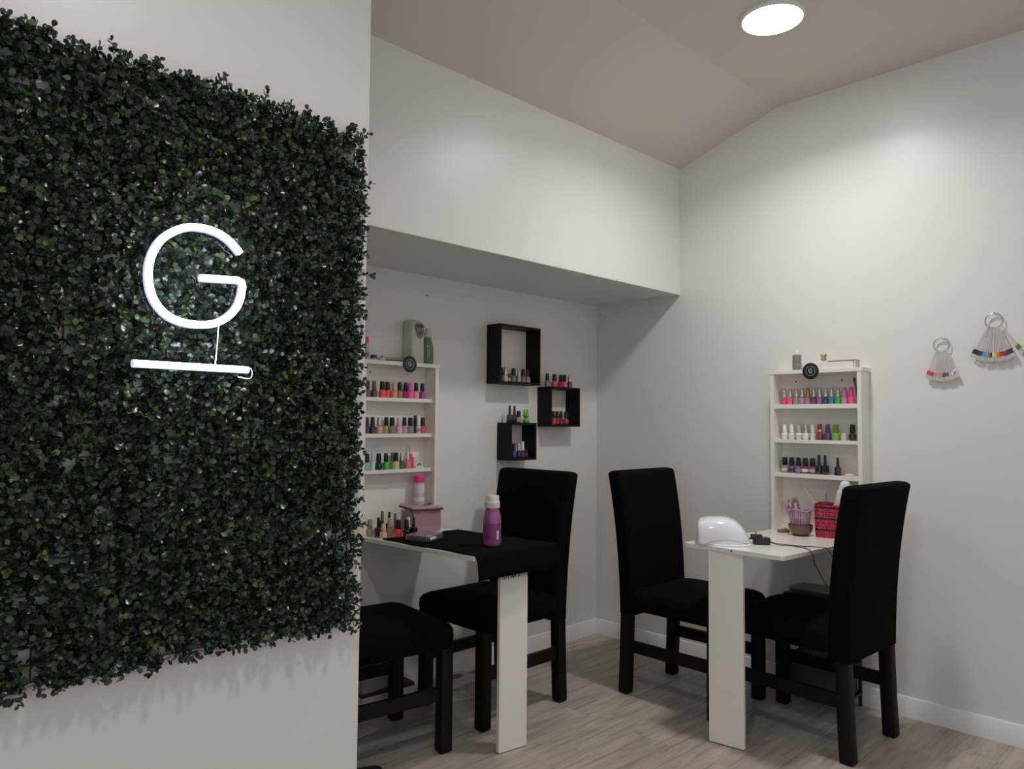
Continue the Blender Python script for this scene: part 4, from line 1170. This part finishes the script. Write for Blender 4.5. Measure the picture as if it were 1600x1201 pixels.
# patterned bag with a bottle, a pen and a probe in it
def bag_material():
    m = material('red_pattern_cloth', (0.5, 0.02, 0.05), 0.6)
    nt = m.node_tree
    b = nt.nodes['Principled BSDF']
    tc = nt.nodes.new('ShaderNodeTexCoord')
    def brick(scale_w, rowh, mortar, offset, shift):
        mp = nt.nodes.new('ShaderNodeMapping')
        mp.inputs['Location'].default_value = shift
        nt.links.new(tc.outputs['UV'], mp.inputs['Vector'])
        br = nt.nodes.new('ShaderNodeTexBrick')
        br.inputs['Scale'].default_value = 1.0
        br.inputs['Brick Width'].default_value = scale_w
        br.inputs['Row Height'].default_value = rowh
        br.inputs['Mortar Size'].default_value = mortar
        br.inputs['Mortar Smooth'].default_value = 0.0
        br.offset = offset
        nt.links.new(mp.outputs[0], br.inputs['Vector'])
        return br
    a = brick(0.046, 0.0165, 0.0015, 0.5, (0, 0, 0))
    rnd = nt.nodes.new('ShaderNodeTexWhiteNoise')
    red = (0.60, 0.020, 0.075, 1); blk = (0.012, 0.008, 0.010, 1)
    mix = nt.nodes.new('ShaderNodeMix'); mix.data_type = 'RGBA'
    mix.inputs[6].default_value = red; mix.inputs[7].default_value = blk
    nt.links.new(a.outputs['Fac'], mix.inputs[0])
    # broad dark bands every 4 rows
    c = brick(1.0, 0.0495, 0.0030, 0.0, (0.3, 0.012, 0))
    mix2 = nt.nodes.new('ShaderNodeMix'); mix2.data_type = 'RGBA'
    mix2.inputs[7].default_value = blk
    nt.links.new(c.outputs['Fac'], mix2.inputs[0]); nt.links.new(mix.outputs[2], mix2.inputs[6])
    e = brick(0.023, 0.0165, 0.0013, 0.5, (0.0115, 0.00825, 0))
    f = brick(0.046, 0.033, 0.0075, 0.5, (0.010, 0.0, 0))
    an = nt.nodes.new('ShaderNodeMath'); an.operation = 'MULTIPLY'
    nt.links.new(e.outputs['Fac'], an.inputs[0]); nt.links.new(f.outputs['Fac'], an.inputs[1])
    mix3 = nt.nodes.new('ShaderNodeMix'); mix3.data_type = 'RGBA'
    mix3.inputs[7].default_value = blk
    nt.links.new(an.outputs[0], mix3.inputs[0]); nt.links.new(mix2.outputs[2], mix3.inputs[6])
    nt.links.new(mix3.outputs[2], b.inputs['Base Color'])
    return m
def red_bag():
    gx, gy = 3.392, 1.393
    t = thing('fabric_bag', 'red cloth bag with black brick pattern on the right desk', 'bag', (gx, gy, T2Z(gx)), math.radians(14))
    m = bag_material()
    w, d, H = 0.118, 0.150, 0.148
    mb = MB(); uvs = []
    rings = []
    for z, s in ((0.0, 0.94), (0.004, 0.985), (0.03, 1.0), (0.08, 1.01), (0.12, 1.015), (H, 1.03)):
        rings.append([(x, y, z + (0.004 * math.sin(3 * math.atan2(y, x)) if z == H else 0)) for x, y, _ in rrect(0, 0, w * s, d * s, 0.022, 0, 6)])
    inner = [[(x * 0.955, y * 0.955, z - 0.001) for x, y, z in rings[-1]], [(x * 0.93, y * 0.93, 0.010) for x, y, z in rings[-1]]]
    mb.loft(rings + inner, True, True)
    o = mb.build('bag_body', m, t, smooth=50)
    me = o.data
    uv = me.uv_layers.new(name='UVMap')
    n = len(rings[0])
    per = [0.0]
    r0 = rings[2]
    for k in range(n): per.append(per[-1] + (Vector(r0[(k + 1) % n]) - Vector(r0[k])).length)
    for poly in me.polygons:
        ks = [me.loops[li].vertex_index % n for li in poly.loop_indices]
        for li in poly.loop_indices:
            vi = me.loops[li].vertex_index
            k = vi % n
            u = per[k]
            if k == 0 and max(ks) == n - 1: u = per[n]
            uv.data[li].uv = (u, me.vertices[vi].co.z)
    # handle strap standing at the right end
    pts = smooth_path([(-0.030, -0.080, 0.100), (-0.030, -0.086, 0.140), (-0.012, -0.090, 0.162), (0.012, -0.090, 0.160), (0.030, -0.085, 0.135), (0.030, -0.080, 0.100)])
    MB().loft([[(p.x, p.y - 0.002, p.z - 0.006), (p.x, p.y + 0.002, p.z - 0.006), (p.x, p.y + 0.002, p.z + 0.006), (p.x, p.y - 0.002, p.z + 0.006)] for p in pts]).build('handle', paint((0.42, 0.02, 0.05), 0.6), t, smooth=50)
    st = MB()
    for p, q in zip(pts[4:-4:4], pts[5:-4:4]):
        st.box(min(p.x, q.x), max(p.x, q.x) + 0.001, p.y - 0.0026, p.y + 0.0026, min(p.z, q.z) - 0.005, max(p.z, q.z) + 0.005)
    st.build('handle_stripes', paint((0.012, 0.008, 0.01), 0.6), t)
red_bag()
gz = T2Z(3.39) + 0.014
def standing(name, label, cat, foot, tip):
    foot, tip = Vector(foot), Vector(tip)
    d = (tip - foot).normalized()
    o = thing(name, label, cat, foot)
    o.rotation_mode = 'QUATERNION'
    o.rotation_quaternion = Vector((0, 0, 1)).rotation_difference(d)
    return o, (tip - foot).length
o, L = standing('powder_bottle', 'white bottle leaning out of the red patterned bag', 'bottle', (3.394, 1.392, gz + 0.024), (3.372, 1.330, gz + 0.240))
MB().lathe([(0, 0), (0.025, 0), (0.027, 0.003), (0.027, L - 0.055), (0.025, L - 0.047), (0.0225, L - 0.042), (0, L - 0.042)], 26).build('bottle', paint((0.68, 0.67, 0.66), 0.3), o, smooth=35)
MB().lathe([(0, L - 0.043), (0.0232, L - 0.043), (0.0232, L - 0.020), (0.020, L - 0.008), (0.012, L), (0, L + 0.001)], 24).build('cap', paint((0.72, 0.71, 0.71), 0.3), o, smooth=35)
MB().lathe([(0.0275, 0.06), (0.0275, 0.13)], 24).build('label', paint((0.62, 0.62, 0.61), 0.5), o, smooth=35)
o, L = standing('metal_pusher', 'shiny metal pusher standing in the red patterned bag', 'tool', (3.400, 1.424, gz + 0.004), (3.398, 1.432, gz + 0.195))
MB().lathe([(0, 0), (0.0032, 0), (0.0036, 0.08), (0.0030, 0.15), (0, 0.15)], 12).build('shaft', chrome, o, smooth=40)
MB().lathe([(0, 0.149), (0.0040, 0.150), (0.0062, 0.165), (0.0060, 0.180), (0.0025, L), (0, L)], 14, None, 1.0, 0.5).build('spoon', chrome, o, smooth='all')
o, L = standing('orange_stick', 'thin pale stick slanting out of the red bag towards the basket', 'stick', (3.395, 1.402, gz + 0.01), (3.400, 1.535, gz + 0.200))
MB().lathe([(0, 0), (0.0019, 0), (0.0021, L * 0.7), (0.0008, L), (0, L)], 8).build('shaft', paint((0.58, 0.53, 0.50), 0.5), o, smooth=40)

t = thing('wood_block', 'small brown block behind the bowl near the left panel of right unit', 'block', (3.350, 1.612, T2Z(3.35)), math.radians(-20))
MB().box(-0.022, 0.022, -0.018, 0.018, 0, 0.014).build('base', paint(P(118, 98, 72), 0.5), t, bevel=0.002)
MB().box(-0.020, 0.020, -0.006, 0.014, 0.014, 0.021).build('white_top', paint((0.68, 0.66, 0.60), 0.5), t, bevel=0.002)

# ------------------------------------------------------------------ nail swatch rings on the right wall
def swatch_ring(label, y, ztop, r, cols, spread, length, gap=0.0):
    xw = XR - 0.013
    t = thing('swatch_ring', label, 'nail swatches', (xw, y, ztop), 0, 'nail colour swatch rings')
    pts = [(0.0, r * math.cos(a), -r + r * math.sin(a)) for a in [2 * math.pi * k / 40 for k in range(40)]]
    MB().tube(pts, 0.0013, 6, closed=True).build('ring', steel, t, smooth='all')
    pts2 = [(-0.003, 0.003 + r * 0.97 * math.cos(a), -r * 0.97 - 0.003 + r * 0.97 * math.sin(a)) for a in [2 * math.pi * k / 40 for k in range(40)]]
    MB().tube(pts2, 0.0011, 6, closed=True).build('ring', steel, t, smooth='all')
    MB().tube([(0.012, 0, 0.0016), (-0.006, 0, 0.0016), (-0.007, 0, 0.006)], 0.0014, 6).build('nail_hook', chrome, t, smooth='all')
    n = len(cols)
    clear = material('clear_stick', (0.66, 0.62, 0.60), 0.25, alpha=0.62)
    rnd = random.Random(n)
    for i, c in enumerate(cols):
        f = i / (n - 1) - 0.5 + (gap if (gap and i >= n - 2) else 0)
        ang = -f * spread                       # left in the picture is +y
        Ly = length * (0.97 + 0.03 * rnd.random())
        ra = -math.pi / 2 - f * 1.5
        px, pz = r * math.cos(ra), -r + r * math.sin(ra)
        xo = -0.0045 - 0.0012 * ((i * 7) % 4)
        # local frame: down the stick
        dy, dz = -math.sin(-ang), -math.cos(ang)
        M = Matrix(((1, 0, 0, xo), (0, -dz, dy, px), (0, dy, dz, pz), (0, 0, 0, 1)))
        w0, w1 = 0.0038, 0.0056
        out = [(-w0 / 2, -0.004), (w0 / 2, -0.004), (w1 / 2, Ly * 0.72), (-w1 / 2, Ly * 0.72)]
        st = MB(); st.loft([[M @ Vector((x, a, b)) for a, b in out] for x in (-0.0005, 0.0005)])
        so = st.build('swatch_stick', clear, t)
        tipw = 0.0105 if n < 16 else 0.0092
        ta = [(-tipw / 2, Ly * 0.72), (tipw / 2, Ly * 0.72), (tipw / 2, Ly * 0.86), (-tipw / 2, Ly * 0.86)]
        tb = [(-tipw / 2, Ly * 0.86), (tipw / 2, Ly * 0.86), (tipw / 2, Ly * 0.97), (0, Ly * (1.0)), (-tipw / 2, Ly * 0.97)]
        MB().loft([[M @ Vector((x, a, b)) for a, b in ta] for x in (-0.0011, 0.0009)]).build('painted_tip', paint(P(*c), 0.2, coat=0.4), so)
        MB().loft([[M @ Vector((x, a, b)) for a, b in tb] for x in (-0.0008, 0.0006)]).build('clear_tip', clear, so)
    return t
swatch_ring('smaller ring of pink, beige and brown nail swatches on the right wall', 0.970, 1.6230, 0.030,
            [(196, 36, 80), (196, 36, 80), (92, 78, 82), (160, 138, 130), (168, 140, 132), (172, 130, 112), (176, 124, 104), (96, 72, 66), (70, 58, 54), (96, 76, 66), (172, 142, 136), (150, 92, 100), (84, 68, 92), (98, 80, 108)], 0.66, 0.128)
swatch_ring('larger ring of dark blue to red nail swatches on the right wall', 0.777, 1.7085, 0.031,
            [(30, 30, 34), (30, 34, 58), (34, 44, 78), (36, 56, 100), (60, 110, 140), (96, 132, 146), (120, 140, 146), (110, 108, 110), (24, 20, 22), (190, 180, 120), (196, 150, 60), (196, 90, 34), (176, 36, 34), (140, 30, 40), (110, 40, 60), (84, 26, 50), (60, 30, 50), (56, 30, 50), (60, 110, 44), (66, 120, 46)], 0.98, 0.140, 0.10)

# ------------------------------------------------------------------ under the desks
t = thing('carton', 'white carton with dark red lid edge under the left desk', 'box', (1.905, 2.765, 0.0), math.radians(-3))
MB().box(-0.13, 0.13, -0.068, 0.068, 0, 0.082).build('body', paint((0.66, 0.64, 0.66), 0.5), t, bevel=0.002)
MB().box(-0.132, 0.132, -0.070, 0.070, 0.082, 0.098).build('lid', paint((0.06, 0.014, 0.02), 0.5), t, bevel=0.002)
t = thing('carton', 'grey carton stacked on the white and red carton', 'box', (1.870, 2.768, 0.0981), math.radians(2))
MB().box(-0.10, 0.10, -0.062, 0.062, 0, 0.052).build('body', paint((0.36, 0.34, 0.36), 0.5), t, bevel=0.002)
MB().box(-0.101, 0.101, -0.063, 0.063, 0.052, 0.060).build('lid', paint((0.40, 0.38, 0.40), 0.5), t, bevel=0.001)
def leaflet(label, x, y, rz, w, h, thick, motif):
    t = thing('leaflet', label, 'leaflet', (x, y, 0.0), math.radians(rz))
    MB().box(-w / 2, w / 2, -h / 2, h / 2, 0, thick).build('pages', paint((0.60, 0.57, 0.58), 0.5), t, bevel=0.001)
    for mx, my, ra, rb in motif:
        MB().lathe([(0, thick), (1, thick), (1, thick + 0.0006), (0, thick + 0.0006)], 24, Matrix.Translation((mx, my, 0)), ra, rb).build('purple_motif', paint(P(92, 62, 104), 0.5), t)
    return t
leaflet('thick white booklet with purple oval on the floor by the baseboard', 2.335, 2.775, 6, 0.20, 0.12, 0.022, [(0.02, 0.01, 0.045, 0.025)])
leaflet('white sheet on the floor near the booklet, below the left desk', 2.215, 2.640, -18, 0.15, 0.10, 0.004, [])
leaflet('small white flyer with purple ring between carton and booklet', 2.135, 2.745, 12, 0.14, 0.10, 0.016, [(0.0, 0.0, 0.03, 0.018)])
leaflet('thin white paper strip on the floor under the leftmost chair', 1.66, 2.58, 8, 0.20, 0.05, 0.002, [])
lp = [(1.49 + 0.085 * math.cos(a), 2.28 + 0.045 * math.sin(a), 0.004) for a in [2 * math.pi * k / 30 for k in range(31)]]
lp += [(1.50, 2.33, 0.004), (1.35, 2.42, 0.004), (1.15, 2.50, 0.004)]
tag(MB().tube(lp, 0.0038, 8).build('power_cable', black_plastic, smooth='all'), 'black cable loop on the floor at the end of the hedge wall', 'cable')

def cart():
    t = thing('storage_rack', 'dark metal storage rack against the wall under the right desk', 'rack', (3.395, 1.455, 0))
    mt = material('dark_metal', (0.018, 0.018, 0.019), 0.4, metal=0.3)
    for sx in (-1, 1):
        for sy in (-1, 1):
            MB().box(sx * 0.077 - 0.006, sx * 0.077 + 0.006, sy * 0.135 - 0.006, sy * 0.135 + 0.006, 0, 0.470).build('post', mt, t)
    for z in (0.050, 0.185, 0.468):
        MB().box(-0.084, 0.084, -0.142, 0.142, z, z + 0.012).build('tier', mt, t, bevel=0.001)
    MB().box(-0.072, 0.07, -0.126, 0.126, 0.063, 0.175).build('bin', paint((0.055, 0.052, 0.056), 0.35), t, bevel=0.004)
cart()
t = thing('paraffin_tray', 'grey lidded tray on the dark rack under the right desk', 'tray', (3.395, 1.480, 0.4802))
MB().loft([rrect(0, 0, 0.150 * s, 0.200 * s, 0.02, z) for z, s in ((0, 0.9), (0.012, 1.0), (0.020, 1.03), (0.024, 1.0))]).build('tray', paint((0.15, 0.14, 0.135), 0.35), t, smooth=40)
t.children[0].name = 'lid'
t = thing('foil_packet', 'pale crumpled foil packet at the front end of the dark rack', 'packet', (3.372, 1.347, 0.4802), 0.3)
MB().loft([rrect(0, 0, 0.06 * s, 0.045 * s, 0.004, z, 2) for z, s in ((0, 0.95), (0.008, 1.05), (0.018, 0.9), (0.022, 0.6))]).build('pouch', noise_bump(material('foil', (0.62, 0.58, 0.50), 0.3, metal=0.5), 60, 0.6, 0.004), t, smooth=50)
